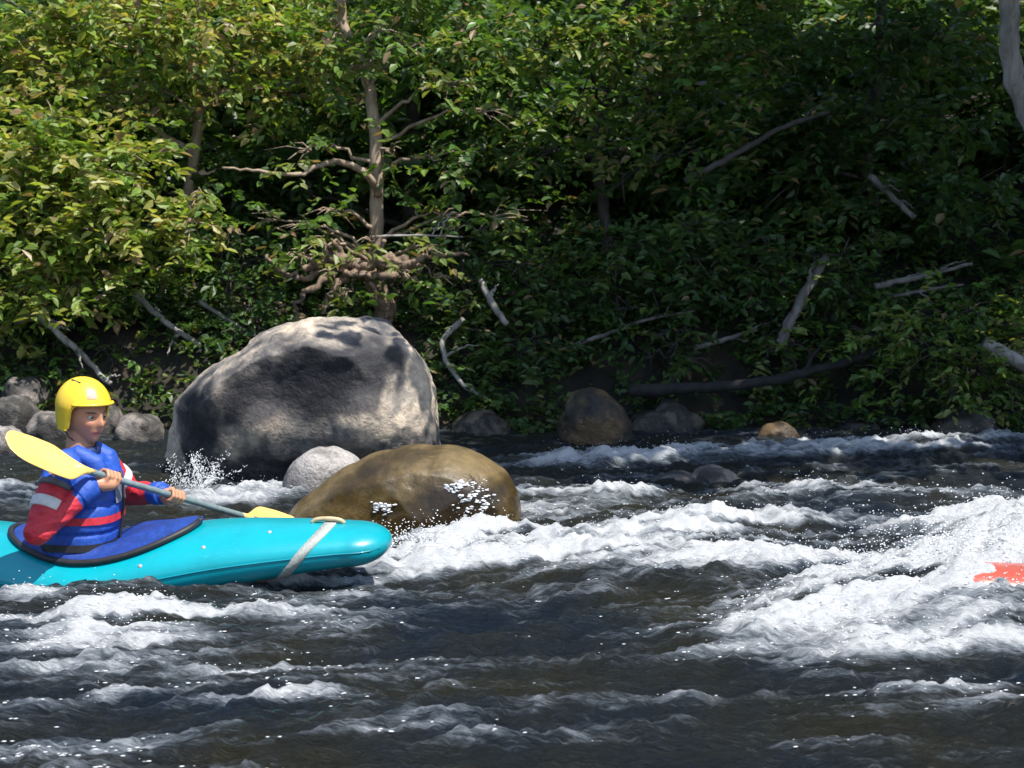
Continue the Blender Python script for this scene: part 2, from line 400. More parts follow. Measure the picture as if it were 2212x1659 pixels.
MIDR = rock_mat('shore_rock', (0.04, 0.038, 0.036), (0.11, 0.10, 0.092), (0.24, 0.21, 0.185), 0.8, 6)
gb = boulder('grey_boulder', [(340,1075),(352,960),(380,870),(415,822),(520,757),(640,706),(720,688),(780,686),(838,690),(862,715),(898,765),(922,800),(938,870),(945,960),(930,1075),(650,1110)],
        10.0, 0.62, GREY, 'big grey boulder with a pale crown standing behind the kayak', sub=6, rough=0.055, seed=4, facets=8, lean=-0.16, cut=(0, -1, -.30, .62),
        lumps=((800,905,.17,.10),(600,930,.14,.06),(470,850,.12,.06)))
boulder('pale_boulder', [(620,1090),(622,1020),(650,985),(700,968),(745,975),(785,1010),(790,1090)], 9.15, 0.20, PALE,
        'small pale rounded stone wedged between grey and brown boulders', 'boulder', sub=5, rough=0.05, seed=9, facets=2)
brown = boulder('brown_boulder', [(600,1180),(625,1105),(690,1052),(765,1003),(850,974),(940,966),(1030,980),(1090,1018),(1120,1070),(1128,1130),(1122,1190),(860,1230)],
        8.35, 0.42, BROWN, 'wet olive brown rounded boulder just beyond the kayak bow', sub=6, rough=0.02, seed=12, facets=3, power=2.1)
boulder('brown_stone', [(1215,985),(1222,890),(1240,850),(1275,842),(1330,872),(1362,930),(1370,985)], 11.6, 0.25, RUST,
        'rusty brown pointed stone at the water edge right of the grey boulder', 'stone', sub=5, rough=0.09, seed=22)
boulder('tan_stone', [(1635,965),(1645,930),(1672,916),(1710,922),(1728,965)], 11.7, 0.16, RUST,
        'small tan stone alone under the dark bank on the right', 'stone', sub=4, rough=0.07, seed=23)
boulder('submerged_rock', [(1350,1080),(1400,1048),(1500,1030),(1590,1034),(1650,1066),(1630,1090)], 9.75, 0.2, MIDR,
        'low dark brown rock barely breaking the foamy water in midstream', 'rock', sub=5, rough=0.09, seed=25)
LEFT = [((-60,985),(-50,935),(0,925),(50,950),(70,990), 10.9, PALE,'flat pale stone at the left edge beside the paddle blade'),
        ((-30,925),(-25,880),(20,862),(70,875),(85,925), 11.9, MIDR,'rounded grey stone left of the yellow helmet'),
        ((60,940),(70,905),(110,893),(150,908),(160,945), 11.7, MIDR,'grey stone half hidden behind the yellow helmet'),
        ((245,945),(255,912),(300,900),(340,912),(350,945), 11.6, MIDR,'low grey stone between the helmet and the grey boulder'),
        ((0,850),(10,832),(50,822),(95,836),(100,856), 12.4, MIDR,'upper bank stone above the grey one at the left edge'),
        ((160,925),(170,895),(210,882),(262,900),(268,928), 12.0, MIDR,'dark grey stone on the shore directly behind the face')]
for i, L in enumerate(LEFT):
    boulder('shore_stone', list(L[:5]), L[5], 0.22, L[6], L[7], 'stone', 'stones on the far left shore', sub=4, rough=0.13, facets=9, seed=40 + i)
RIGHT = [(1040,935,.26,'dark wet stone right of the grey boulder foot'),(1440,925,.30,'long dark stone right of the rusty pointed stone'),
         (1850,930,.17,'dark stone under the bank right of the small tan stone'),(2090,925,.26,'dark stone below the pale log at the right edge')]
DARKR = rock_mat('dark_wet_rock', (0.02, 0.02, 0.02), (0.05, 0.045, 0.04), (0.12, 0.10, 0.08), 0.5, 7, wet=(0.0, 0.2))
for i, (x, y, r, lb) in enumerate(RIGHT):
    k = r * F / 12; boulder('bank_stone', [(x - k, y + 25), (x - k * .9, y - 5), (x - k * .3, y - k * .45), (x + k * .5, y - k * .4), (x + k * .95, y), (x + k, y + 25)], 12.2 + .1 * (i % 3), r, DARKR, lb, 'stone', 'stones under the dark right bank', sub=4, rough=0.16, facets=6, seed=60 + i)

# white water and solid sun glints on the brown boulder: faces of the rock skin lifted a little
def droplets(name, emit, label):
    v, f = ICO[2] if False else ico(1)
    P, rad, st_ = emit
    n = len(P); d = RNG.normal(size=(n, 3)); d /= np.linalg.norm(d, axis=1)[:, None]
    V = v[None] * rad[:, None, None]
    V = V + (V @ st_[0])[:, :, None] * st_[0][None, None, :] * st_[1]     # drops drawn out along their flight
    V = (V + P[:, None, :]).reshape(-1, 3)
    Fc = (f[None] + (np.arange(n) * len(v))[:, None, None]).reshape(-1, 3)
    tag(link(name, fast_mesh(name, V, Fc), DROPS), label, kind='stuff')
def painted_shade(rock, spots, dark, Yc):  # shade on the boulder's front, painted into its base colour
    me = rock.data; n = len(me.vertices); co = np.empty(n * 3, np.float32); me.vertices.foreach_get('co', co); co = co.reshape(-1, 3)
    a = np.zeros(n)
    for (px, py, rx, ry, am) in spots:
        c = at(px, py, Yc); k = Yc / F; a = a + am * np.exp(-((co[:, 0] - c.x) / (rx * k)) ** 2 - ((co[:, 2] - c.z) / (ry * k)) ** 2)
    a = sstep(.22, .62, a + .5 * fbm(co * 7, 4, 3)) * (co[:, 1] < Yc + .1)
    at_ = me.attributes.new('painted_shade', 'FLOAT', 'POINT'); at_.data.foreach_set('value', a.astype(np.float32))
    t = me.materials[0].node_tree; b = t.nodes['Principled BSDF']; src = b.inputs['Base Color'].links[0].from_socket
    an = nd(t, 'ShaderNodeAttribute', attribute_name='painted_shade'); mx = nd(t, 'ShaderNodeMixRGB', blend_type='MULTIPLY')
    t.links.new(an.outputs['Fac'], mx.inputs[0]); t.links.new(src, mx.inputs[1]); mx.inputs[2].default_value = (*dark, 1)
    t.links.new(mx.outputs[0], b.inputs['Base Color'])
def glint_veil(rock, patches, name, label):  # white drops on the rock: spilling water, and sun glints modelled as specks
    me = rock.data; n = len(me.vertices); co = np.empty(n * 3, np.float32); me.vertices.foreach_get('co', co); co = co.reshape(-1, 3)
    no = np.empty(n * 3, np.float32); me.vertices.foreach_get('normal', no); no = no.reshape(-1, 3)
    f = np.empty(len(me.polygons) * 3, np.int32); me.polygons.foreach_get('vertices', f); f = f.reshape(-1, 3)
    amt = np.zeros(n)
    for (px, py, rx, rz, a) in patches:
        c = at(px, py, 8.05); q = np.exp(-((co[:, 0] - c.x) / rx) ** 2 - ((co[:, 2] - c.z) / rz) ** 2); amt = amt + a * q
    nz = fbm(co * np.array([34, 34, 80.]), 4, 5); amt = np.where(no[:, 1] < -0.1, amt * (0.75 + 2.4 * nz), 0)
    pr = np.clip(amt - .35, 0, None) ** 1.3; i = np.random.default_rng(3).choice(n, 620, p=pr / pr.sum())
    P = co[i] + no[i] * .003 + np.random.default_rng(4).normal(size=(620, 3)) * .005
    droplets(name, (P, np.random.default_rng(5).uniform(.0012, .0048, 620) , (np.array([1., 0, 0]), 1.8)), label)
painted_shade(gb, [(700,800,150,75,.9),(440,905,60,120,.8),(620,1000,160,45,.9),(905,950,45,50,.7),(760,850,100,40,.6),(560,870,70,60,.6),(820,760,70,40,.5)], (.14, .155, .20), 10.0)
glint_veil(brown, [(1030,1095,.10,.10,1.0),(830,1095,.07,.04,1.0),(1000,1050,.10,.03,.8),(1000,1150,.16,.05,1.0)], 'white_water_glints', 'white specks of spilling water and modelled sun glints on the front of the brown boulder')

# ------------------------------------------------------------------ kayak
SEAT = at(190, 1250, 7.0); SEAT.z = 0.0
YAW, ROLL, KP = R(-7), R(7), R(-1.0)
KM = Matrix.Translation(SEAT) @ Matrix.Rotation(YAW, 4, 'Z') @ Matrix.Rotation(KP, 4, 'Y') @ Matrix.Rotation(ROLL, 4, 'X')
SS = [-1.02,-.95,-.8,-.6,-.4,-.25,-.1,.05,.2,.35,.5,.65,.8,.95,1.08,1.18,1.26,1.32,1.36]
WW = [.05,.11,.18,.24,.285,.305,.315,.315,.31,.295,.28,.26,.24,.215,.19,.172,.155,.14,.13]
DD = [.17,.20,.225,.235,.215,.18,.145,.14,.16,.195,.228,.240,.243,.243,.242,.240,.236,.23,.22]
BB = [.12,.07,.02,-.03,-.06,-.075,-.08,-.08,-.08,-.07,-.05,-.015,.015,.04,.06,.07,.08,.09,.10]
def K_at(s): return np.interp(s, SS, WW), np.interp(s, SS, DD), np.interp(s, SS, BB)
def smooth_interp(s):                 # smoothed lines, ending in a blunt rounded bow
    w, d, b = np.array([K_at(min(s, 1.19) + e) for e in (-.09, -.06, -.03, 0, .03, .06, .09)]).mean(axis=0)
    if s > 1.19:
        k = math.sqrt(max(0, 1 - ((s - 1.19) / .17) ** 2)); d0 = .165
        w, d, b = w * max(k, .03), d0 + (d - d0) * max(k, .03), d0 + (b - d0) * max(k, .03)
    return w, d, b
def k_section(s, a, off=0.0):         # point of the hull skin at station s, angle a (0 = right gunwale, 90 = deck top)
    w, d, b = smooth_interp(s); g = b + (d - b) * 0.50
    c, q = math.cos(a), math.sin(a)
    if q >= 0: e = 2 / 1.9; y, z = (w + off) * abs(c) ** e, g + (d - g + off) * abs(q) ** (2 / 2.3)
    else: e = 2 / 3.0; y, z = (w + off) * abs(c) ** e, g - (g - b + off) * abs(q) ** (2 / 2.2)
    return KM @ Vector((s, -math.copysign(y, c), z))
kay = thing('kayak', SEAT, 'turquoise whitewater kayak with a pale band round its bow', 'kayak')
NA = 56
st = np.concatenate([np.linspace(-1.02, 1.19, 90), 1.19 + .1695 * np.sin(np.linspace(.1, math.pi / 2, 24))])
hull = MB().loft([[k_section(s, 2 * math.pi * j / NA) for j in range(NA)] for s in st])
def plastic(name, col, rough=0.3):
    m, t, b = mat_new(name); v = mapping(t)
    n = noise(t, 3, 5, 0.6, v); n2 = noise(t, 60, 4, 0.7, mapping(t, (0.25, 3, 3)))
    c0 = tuple(c * 0.8 for c in col)
    r = ramp(t, n.outputs[0], [(0.35, c0), (0.65, col)])
    sc_r = ramp(t, n2.outputs[0], [(0.62, (0, 0, 0)), (0.72, (1, 1, 1))])
    mx = nd(t, 'ShaderNodeMixRGB'); t.links.new(sc_r.outputs[0], mx.inputs[0]); t.links.new(r.outputs[0], mx.inputs[1]); mx.inputs[2].default_value = (*[min(1, c * 1.3 + .03) for c in col], 1)
    t.links.new(mx.outputs[0], b.inputs['Base Color']); b.inputs['Roughness'].default_value = rough
    b.inputs['Coat Weight'].default_value = 0.35; b.inputs['Coat Roughness'].default_value = 0.12
    bump(t, b, n2.outputs[0], 0.06, 0.005); return m
TEAL = plastic('turquoise_plastic', (0.0, 0.31, 0.38), 0.34)
hull.build('hull', TEAL, kay)
RUBBER = simple('black_rubber', (0.014, 0.014, 0.017), 0.55, .3)
WEB = simple('pale_webbing', (0.30, 0.33, 0.31), 0.7, .2, 80, .3)
BLUE = simple('blue_fabric', (0.012, 0.065, 0.36), 0.6, .25, 40, .4)
NAVY = simple('navy_neoprene', (0.008, 0.022, 0.10), 0.5, .3, 30, .4)
band = MB()
rows = []
for j in range(70):
    a = R(-75) + R(225) * j / 69; sh = 0.10 * math.sin(a)
    rows.append([k_section(1.00 + sh + dw, a, of) for dw, of in ((-.027,.001),(-.026,.005),(.026,.005),(.027,.001))])
band.loft(rows, cap=False, closed=False); band.build('bow_band', WEB, kay)
gl = MB(); gp = [k_section(1.02, R(90), .0), k_section(1.04, R(90), .014), k_section(1.09, R(90), .019), k_section(1.14, R(90), .014), k_section(1.16, R(90), 0)]
gl.tube(spline(gp), .010, 8); gl.build('grab_handle', simple('handle_tan', (0.45, .36, .22), .6), kay)
gl = MB(); gl.tube(spline([k_section(s, R(90), o) for s, o in ((-.98,0),(-.94,.025),(-.88,.03),(-.83,0))]), .010, 8); gl.build('grab_handle', RUBBER, kay)
SEAM = plastic('seam_plastic', (0.0, 0.22, 0.29), 0.4)
for a_ in (R(2), R(178)):
    m = MB(); m.tube([k_section(s_, a_, .0005) for s_ in np.linspace(-.98, 1.33, 60)], .0035, 6); m.build('seam', SEAM, kay)
STEEL = simple('steel', (.35, .35, .36), .3, .1)
for s_, a_ in ((.34, R(28)), (.60, R(40)), (.60, R(140)), (-.36, R(40)), (.86, R(62)), (.34, R(152))):
    m = MB(); c_ = k_section(s_, a_, -.002); o_ = (k_section(s_, a_, .01) - k_section(s_, a_, 0)).normalized(); m.tube([c_, c_ + o_ * .0045, c_ + o_ * .006], [.009, .009, .005], 10); m.build('screw', STEEL, kay)
# cockpit rim and spray skirt
def deck_z(s, y):
    w, d, b = smooth_interp(s); g = b + (d - b) * 0.5; c = min(1, abs(y) / w) ** 1.75 if abs(y) < w else 1
    return g + (d - g) * max(0, 1 - c) ** (1 / 2.3)
def rimp(a, f=1.0, lift=0.0):
    s, y = .10 + .42 * f * math.cos(a), .225 * f * math.sin(a)
    return Vector((s, y, deck_z(s, y) + lift))
rim = MB(); pr = [KM @ rimp(2 * math.pi * k / 60, 1, .018) for k in range(61)]
rim.tube(pr, .014, 8); rim.build('cockpit_rim', RUBBER, kay)

# ------------------------------------------------------------------ paddle
P0 = at(18, 968, 6.4); P1 = at(500, 1107, 7.5); PD = (P1 - P0).normalized(); PL = 1.92
pad = thing('kayak_paddle', P0 + PD * 0.9, 'pale yellow double-bladed kayak paddle held across the cockpit', 'paddle')
YEL = plastic('pale_yellow_plastic', (0.86, 0.56, 0.16), 0.4)
sh = MB(); sh.tube([P0 + PD * t for t in np.linspace(.36, PL - .36, 14)], .0145, 12)
sh.build('shaft', simple('grey_shaft', (.16, .21, .22), .4), pad)
def blade(base, d, nrm):
    m = MB(); side = d.cross(nrm).normalized(); nrm = side.cross(d).normalized(); rows = []
    T = np.linspace(0, 1, 22)
    for t in T:
        w = .013 + .088 * sstep(0.02, .42, t) * (1 - .16 * sstep(.55, 1, t))
        if t > .84: w *= math.sqrt(max(.03, 1 - ((t - .84) / .17) ** 2))
        ring = []
        for k in range(20):
            a = 2 * math.pi * k / 20
            y = w * math.cos(a); th = (.012 * (1 - t) + .004) * math.sin(a)
            cup = -.018 * sstep(.1, .6, t) * (1 - (y / .1) ** 2) * (1 if True else 0) + .03 * t * t
            ring.append(base + d * (.48 * t) + side * (y + .012 * t) + nrm * (th + cup))
        rows.append(ring)
    return m.loft(rows)
bn = Vector((.25, -.62, .74))
blade(P0 + PD * .47, -PD, bn).build('blade', YEL, pad)
blade(P0 + PD * (PL - .47), PD, Vector((.5, -.5, .7))).build('blade', YEL, pad)

# ------------------------------------------------------------------ kayaker
TC = Vector((SEAT.x - .03, 7.0, 0))
per = thing('person', (TC.x, TC.y, 0.02), 'kayaker in yellow helmet, blue life vest and red sleeves paddling to the right', 'person')
HC = at(183, 897, 7.0)                       # head centre
HY = R(-38)                                  # turned a little to the camera
HM = Matrix.Translation(HC) @ Matrix.Rotation(HY, 4, 'Z') @ Matrix.Rotation(R(6), 4, 'Y') @ Matrix.Scale(1.06, 4)
def head_pts():
    v, f = ICO[5]; P = v * np.array([.098, .076, .118])
    x, y, z = P[:, 0].copy(), P[:, 1].copy(), P[:, 2].copy()
    P[:, 1] *= 1 - .28 * sstep(.0, -.12, z) * 1.0
    P[:, 0] += .012 * sstep(-.02, -.11, z) * (x > 0)                      # chin forward
    def g(cx, cy, cz, sx, sy, sz): return np.exp(-((x - cx) / sx) ** 2 - ((y - cy) / sy) ** 2 - ((z - cz) / sz) ** 2)
    fr = (x > 0.02)
    P[:, 0] += fr * (.026 * np.exp(-(y / .012) ** 2 - ((z + .022) / .020) ** 2) + .012 * np.exp(-(y / .010) ** 2 - ((z - .005) / .022) ** 2))   # nose
    P[:, 0] += fr * .007 * np.exp(-(y / .05) ** 2 - ((z - .026) / .012) ** 2)          # brow
    P[:, 0] -= fr * .011 * (np.exp(-((np.abs(y) - .032) / .016) ** 2 - ((z - .006) / .012) ** 2))   # eye sockets
    P[:, 0] += fr * .007 * np.exp(-(y / .022) ** 2 - ((z + .056) / .008) ** 2)          # lips
    P[:, 0] -= fr * .005 * np.exp(-(y / .024) ** 2 - ((z + .0605) / .003) ** 2)
    P[:, 0] += fr * .010 * np.exp(-(y / .026) ** 2 - ((z + .094) / .018) ** 2)          # chin
    P[:, 0] += fr * .006 * np.exp(-((np.abs(y) - .045) / .02) ** 2 - ((z + .02) / .02) ** 2)   # cheeks
    return P, f
hp, hf = head_pts()
body = MB()
b0 = len(body.v); body.v.extend(HM @ Vector(p) for p in hp); body.f.extend(tuple(b0 + i for i in t) for t in hf)
for s_ in (-1, 1):                                                     # ears
    body.capsule([HM @ Vector((-.005, s_ * .072, -.02)), HM @ Vector((-.01, s_ * .078, .02))], [.012, .016], 10)
SH_R, EL_R = Vector((TC.x - .015, 6.815, .50)), Vector((TC.x - .085, 6.665, .255))
SH_L, EL_L = Vector((TC.x + .02, 7.185, .50)), Vector((TC.x + .14, 7.37, .30))
GR_R, GR_L = P0 + PD * .57, P0 + PD * .98                               # grips on the shaft
neck = [TC + Vector((-.005, 0, .42)), TC + Vector((0, 0, .50)), HC + Vector((-.015, .003, -.06))]
body.capsule(neck, [.075, .062, .06], 16)
def ell(c, a, b, n=24): return [c + Vector((a * math.cos(2 * math.pi * k / n), b * math.sin(2 * math.pi * k / n), 0)) for k in range(n)]
def torso(grow, z0, z1, n=18):
    rows = []
    for z in np.linspace(z0, z1, n):
        a = np.interp(z, [-.05, .05, .15, .3, .44, .505, .545], [.13, .125, .11, .125, .115, .085, .05]) + grow
        b = np.interp(z, [-.05, .05, .15, .3, .44, .505, .545], [.19, .185, .16, .175, .185, .15, .07]) + grow
        rows.append(ell(Vector((TC.x + .03 * (z / .5), TC.y, z)), a, b))
    return rows
body.loft(torso(0, -.04, .54))
for s_ in (-1, 1):                                                      # thighs inside the boat
    body.capsule([KM @ Vector((.02, s_ * .10, .03)), KM @ Vector((.42, s_ * .13, .10))], [.085, .062], 14)
    body.capsule([KM @ Vector((.42, s_ * .13, .10)), KM @ Vector((.80, s_ * .09, .05))], [.058, .045], 12)
def arm(sh, el, grip, back):
    w = grip + back
    body.capsule([sh, sh.lerp(el, .5), el], [.055, .05, .042], 14)
    body.capsule([el, el.lerp(w, .35), w], [.042, .041, .028], 14)
    return w
def hand(grip, wrist, sgn):
    """five fingers closed round the shaft"""
    toward = (grip - wrist).normalized()
    out = (toward - PD * toward.dot(PD)).normalized()                   # from wrist to shaft, square to the shaft
    up = PD.cross(out) * sgn
    k0 = grip - out * .020 + up * .024
    body.capsule([wrist, wrist.lerp(k0, .5), k0], [.027, .033, .030], 12)
    for d in (-.026, .026): body.capsule([wrist.lerp(k0, .35) + PD * d * .5, k0 + PD * d], [.020, .017], 10)
    for i, (o, L) in enumerate(((-.034, .95), (-.012, 1.05), (.011, 1.0), (.033, .82))):
        c = grip + PD * o; r = .0275
        pts = [c + (out * math.cos(a) + up * math.sin(a)) * r * (1.15 if k == 0 else 1) for k, a in enumerate(R(v) for v in (120, 60, 5, -50, -50 - 55 * L))]
        body.capsule(pts, [.0105, .0102, .0098, .0092, .0082], 8)
    c = grip + PD * (-.050)
    body.capsule([wrist.lerp(k0, .55) - PD * .025, grip - PD * .048 - out * .016 - up * .012, grip - PD * .030 + out * .006 - up * .030], [.014, .0115, .0095], 8)
BK_R = Vector((-.055, -.045, -.022)); BK_L = Vector((-.06, .045, .005))
w_r = arm(SH_R, EL_R, GR_R, BK_R); w_l = arm(SH_L, EL_L, GR_L, BK_L)
hand(GR_R, w_r, 1); hand(GR_L, w_l, 1)
bme = remeshed(body.mesh('body'), .0042, 3)
# skin tones: lips, brows and stubble shade as pigment
n = len(bme.vertices); co = np.empty(n * 3, np.float32); bme.vertices.foreach_get('co', co); co = co.reshape(-1, 3)
inv = np.array(HM.inverted()); L = co @ inv[:3, :3].T + inv[:3, 3]
sk = np.tile(np.array([.46, .22, .13]), (n, 1))
def blend(c, wt):
    global sk
    wt = np.clip(wt, 0, 1)[:, None]; sk = sk * (1 - wt) + np.array(c) * wt
frt = L[:, 0] > .03
blend((.34, .10, .09), frt * np.exp(-(L[:, 1] / .024) ** 4 - ((L[:, 2] + .057) / .008) ** 4))
blend((.05, .03, .02), frt * np.exp(-((np.abs(L[:, 1]) - .034) / .018) ** 4 - ((L[:, 2] - .027) / .005) ** 4))
blend((.06, .035, .03), frt * .8 * np.exp(-((np.abs(L[:, 1]) - .032) / .013) ** 4 - ((L[:, 2] - .008) / .005) ** 4))
blend((.50, .20, .14), frt * .5 * np.exp(-((np.abs(L[:, 1]) - .045) / .02) ** 2 - ((L[:, 2] + .02) / .02) ** 2))
ca = bme.color_attributes.new('skin', 'FLOAT_COLOR', 'POINT'); ca.data.foreach_set('color', np.concatenate([sk, np.ones((n, 1))], 1).astype(np.float32).ravel())
m, t, b = mat_new('skin'); a = nd(t, 'ShaderNodeAttribute', attribute_name='skin'); t.links.new(a.outputs['Color'], b.inputs['Base Color'])
b.inputs['Roughness'].default_value = .45; b.inputs['Subsurface Weight'].default_value = .12; b.inputs['Subsurface Radius'].default_value = (.02, .008, .004)
n_ = noise(t, 140, 4, .6, mapping(t)); bump(t, b, n_.outputs[0], .15, .003)
part('body', bme, m, per)
for s_ in (-1, 1):
    e = MB(); v, f = ICO[3]; c = HM @ Vector((.0765, s_ * .032, .006)); e.v = [c + Vector(p) * .0118 for p in v]; e.f = [tuple(q) for q in f]
    e.build('eye', simple('eye_white', (.4, .38, .35), .3, .05), per)
    e = MB(); c = HM @ Vector((.0858, s_ * .032, .006)); e.v = [c + Vector(p) * .0052 for p in v]; e.f = [tuple(q) for q in f]
    e.build('iris', simple('iris_brown', (.02, .012, .008), .15, .05), per)
# jacket: red top with sleeves
RED = simple('red_fabric', (.50, .022, .040), .6, .25, 25, .5)
WHITE = simple('white_panel', (.62, .60, .60), .6, .12, 25, .4)
DGREY = simple('grey_panel', (.10, .105, .12), .6, .25, 25, .4)
jk = MB(); jk.loft(torso(.010, .0, .53))
for sh_, el_, w_ in ((SH_R, EL_R, w_r), (SH_L, EL_L, w_l)):
    d = (w_ - el_); w2 = el_ + d * .93
    jk.capsule([sh_ + Vector((0, (TC.y - sh_.y) * .25, .005)), sh_.lerp(el_, .5), el_], [.070, .066, .056], 16)
    jk.capsule([el_, el_.lerp(w2, .4), w2], [.056, .053, .040], 16)
jme = remeshed(jk.mesh('jacket'), .0055, 4)
n = len(jme.vertices); co = np.empty(n * 3, np.float32); jme.vertices.foreach_get('co', co); co = co.reshape(-1, 3)
no = np.empty(n * 3, np.float32); jme.vertices.foreach_get('normal', no); no = no.reshape(-1, 3)
fold = fbm(co * np.array([14, 14, 34.]), 4, 77) * .007 + (1 - np.abs(fbm(co * np.array([9, 9, 22.]), 3, 78)) * 2) * .004
jme.vertices.foreach_set('co', (co + no * fold[:, None]).ravel()); jme.update()
jack = part('jacket', jme, BLUE, per)
jme.materials.append(RED)
cen = np.empty(len(jme.polygons) * 3, np.float32); jme.polygons.foreach_get('center', cen); cen = cen.reshape(-1, 3) + np.array(per.location)
redf = np.zeros(len(cen), bool)
for sh_, el_, w_ in ((SH_R, EL_R, w_r), (SH_L, EL_L, w_l)):
    for a_, b_, lo, hi in ((sh_, el_, .30, 1.4), (el_, w_, -.3, .66)):
        A, D = np.array(a_), np.array(b_ - a_); tt = (cen - A) @ D / (D @ D)
        dist = np.linalg.norm(cen - A - np.clip(tt, 0, 1)[:, None] * D, axis=1); redf |= (dist < .085) & (tt > lo) & (tt < hi)
jme.polygons.foreach_set('material_index', redf.astype(np.int32)); jme.update()
def sleeve_band(a, b, r, name, mat, root):
    m = MB(); m.tube([a, a.lerp(b, .08), a.lerp(b, .5), a.lerp(b, .92), b], [r * .97, r, r * 1.01, r, r * .97], 24); m.build(name, mat, root)
for sh_, el_, w_ in ((SH_R, EL_R, w_r), (SH_L, EL_L, w_l)):
    sleeve_band(sh_.lerp(el_, .26), sh_.lerp(el_, .34), .0735, 'sleeve_stripe', DGREY, jack)
    sleeve_band(sh_.lerp(el_, .52), sh_.lerp(el_, .68), .0725, 'sleeve_stripe', WHITE, jack)
    sleeve_band(el_.lerp(w_, .72), el_.lerp(w_, .97), .052, 'cuff', BLUE, jack)
# life vest
vest = MB()
rows = []
for z in np.linspace(.10, .50, 16):
    a = np.interp(z, [.10, .18, .3, .445, .50], [.150, .155, .165, .155, .115]); b_ = np.interp(z, [.10, .18, .3, .36, .445, .50], [.205, .205, .21, .175, .135, .10])
    rows.append([Vector((TC.x + .03 * (z / .5), TC.y, z)) + Vector((math.copysign(abs(math.cos(q)) ** .7, math.cos(q)) * a, math.copysign(abs(math.sin(q)) ** .7, math.sin(q)) * b_, 0)) for q in np.linspace(0, 2 * math.pi, 37)[:-1]])
vest.loft(rows)
for s_ in (-1, 1):
    vest.capsule([TC + Vector((.13, s_ * .10, .42)), TC + Vector((.10, s_ * .105, .507)), TC + Vector((.03, s_ * .11, .547)), TC + Vector((-.06, s_ * .105, .51)), TC + Vector((-.10, s_ * .10, .42))], [.045, .045, .043, .045, .045], 12)
vme = remeshed(vest.mesh('life_vest'), .007, 5)
n = len(vme.vertices); co = np.empty(n * 3, np.float32); vme.vertices.foreach_get('co', co); co = co.reshape(-1, 3)
no = np.empty(n * 3, np.float32); vme.vertices.foreach_get('normal', no); no = no.reshape(-1, 3)
groove = -.010 * np.exp(-((co[:, 2] - .335) / .008) ** 2) - .010 * np.exp(-((co[:, 2] - .21) / .008) ** 2) + .004 * fbm(co * 16, 3, 5)
vme.vertices.foreach_set('co', (co + no * groove[:, None]).ravel()); vme.update()
vst = part('life_vest', vme, BLUE, per)
def vx(z, y, o=0.0):                                                     # point on the vest front
    a = np.interp(z, [.10, .18, .3, .445, .50], [.150, .155, .165, .155, .115]); b_ = np.interp(z, [.10, .18, .3, .36, .445, .50], [.205, .205, .21, .175, .135, .10])
    return Vector((TC.x + .03 * z / .5 + (a + o) * max(0, 1 - min(1, abs(y) / b_) ** 2.857) ** .35, TC.y + y, z))
m = MB(); m.loft([[vx(z, y, .006) for y in np.linspace(-.085, .085, 12)] for z in np.linspace(.33, .425, 8)], cap=False, closed=False); m.build('chest_panel', simple('vest_grey', (.17, .19, .25), .6), vst)
m = MB(); m.tube([vx(z, -.005, .012) for z in np.linspace(.14, .46, 10)], .006, 6); m.build('zip', RUBBER, vst)
for z in (.155, .27):
    m = MB()
    ringp = [Vector((TC.x + .03 * z / .5 + math.copysign(abs(math.cos(q)) ** .7, math.cos(q)) * (np.interp(z, [.10, .18, .3], [.150, .155, .165]) + .005), TC.y + math.copysign(abs(math.sin(q)) ** .7, math.sin(q)) * (.213), z)) for q in np.linspace(0, 2 * math.pi, 49)]
    m.loft([[p + Vector((0, 0, dz)) for p in ringp] for dz in (-.016, .016)], cap=False, closed=False); m.build('strap', RUBBER if z < .2 else RED, vst)
m = MB(); m.tube([TC + Vector((.012 + .065 * math.cos(q), .068 * math.sin(q), .538 + .010 * math.cos(q))) for q in np.linspace(0, 2 * math.pi, 33)], .023, 10, cap=False); m.build('collar', NAVY, jack)
# spray skirt
sk_ = MB(); rows = []
for i, fr_ in enumerate(np.linspace(0, 1, 14)):
    ring = []
    for k in range(60):
        a = 2 * math.pi * k / 60
        o = KM @ rimp(a, 1.035, .022); wpt = Vector((TC.x + .01 + .14 * math.cos(a), TC.y + .20 * math.sin(a), .15))
        p = o.lerp(wpt, fr_); p.z = o.z + (wpt.z - o.z) * fr_ ** 2.2 + .006 * math.sin(5 * a + 7 * fr_)
        ring.append(p)
    rows.append(ring)
sk_.loft(rows, cap=False); sk_.build('spray_skirt', simple('skirt_blue', (.010, .040, .22), .5, .3, 25, .4), per)
# helmet: shell open at the face, with ear guards
hel = MB(); v, f = ICO[6]
hm_sel = []
vv = v.copy(); rg = np.sqrt(np.clip(1 - vv[:, 2] ** 2, .02, 1)); lowv = vv[:, 2] < 0
vv[lowv, :2] *= (1 / rg[lowv] * (1 - .10 * np.abs(vv[lowv, 2])))[:, None]
Pv = vv * np.array([.126, .104, .120]) + np.array([-.012, 0, .038])
zl = np.where(v[:, 0] > .15, .045 + .05 * np.clip(v[:, 0], 0, 1), .0)
x_ = Pv[:, 0]
front_edge = .043 + .012 * np.clip(x_ / .1, 0, 1)
side_edge = -.062 + .0 * x_
edge = front_edge * sstep(.012, .045, x_) + side_edge * (1 - sstep(.012, .045, x_))
edge = np.where(x_ < -.06, -.045, edge)
keepf = (Pv[f][:, :, 2] > edge[f]).all(axis=1); ff = f[keepf]
idx, inv_ = np.unique(ff.ravel(), return_inverse=True); q = Pv[idx]
tri = inv_.reshape(-1, 3); ed = {}
for t3 in tri:
    for k in range(3):
        e_ = (min(t3[k], t3[(k + 1) % 3]), max(t3[k], t3[(k + 1) % 3])); ed[e_] = ed.get(e_, 0) + 1
nb = {}
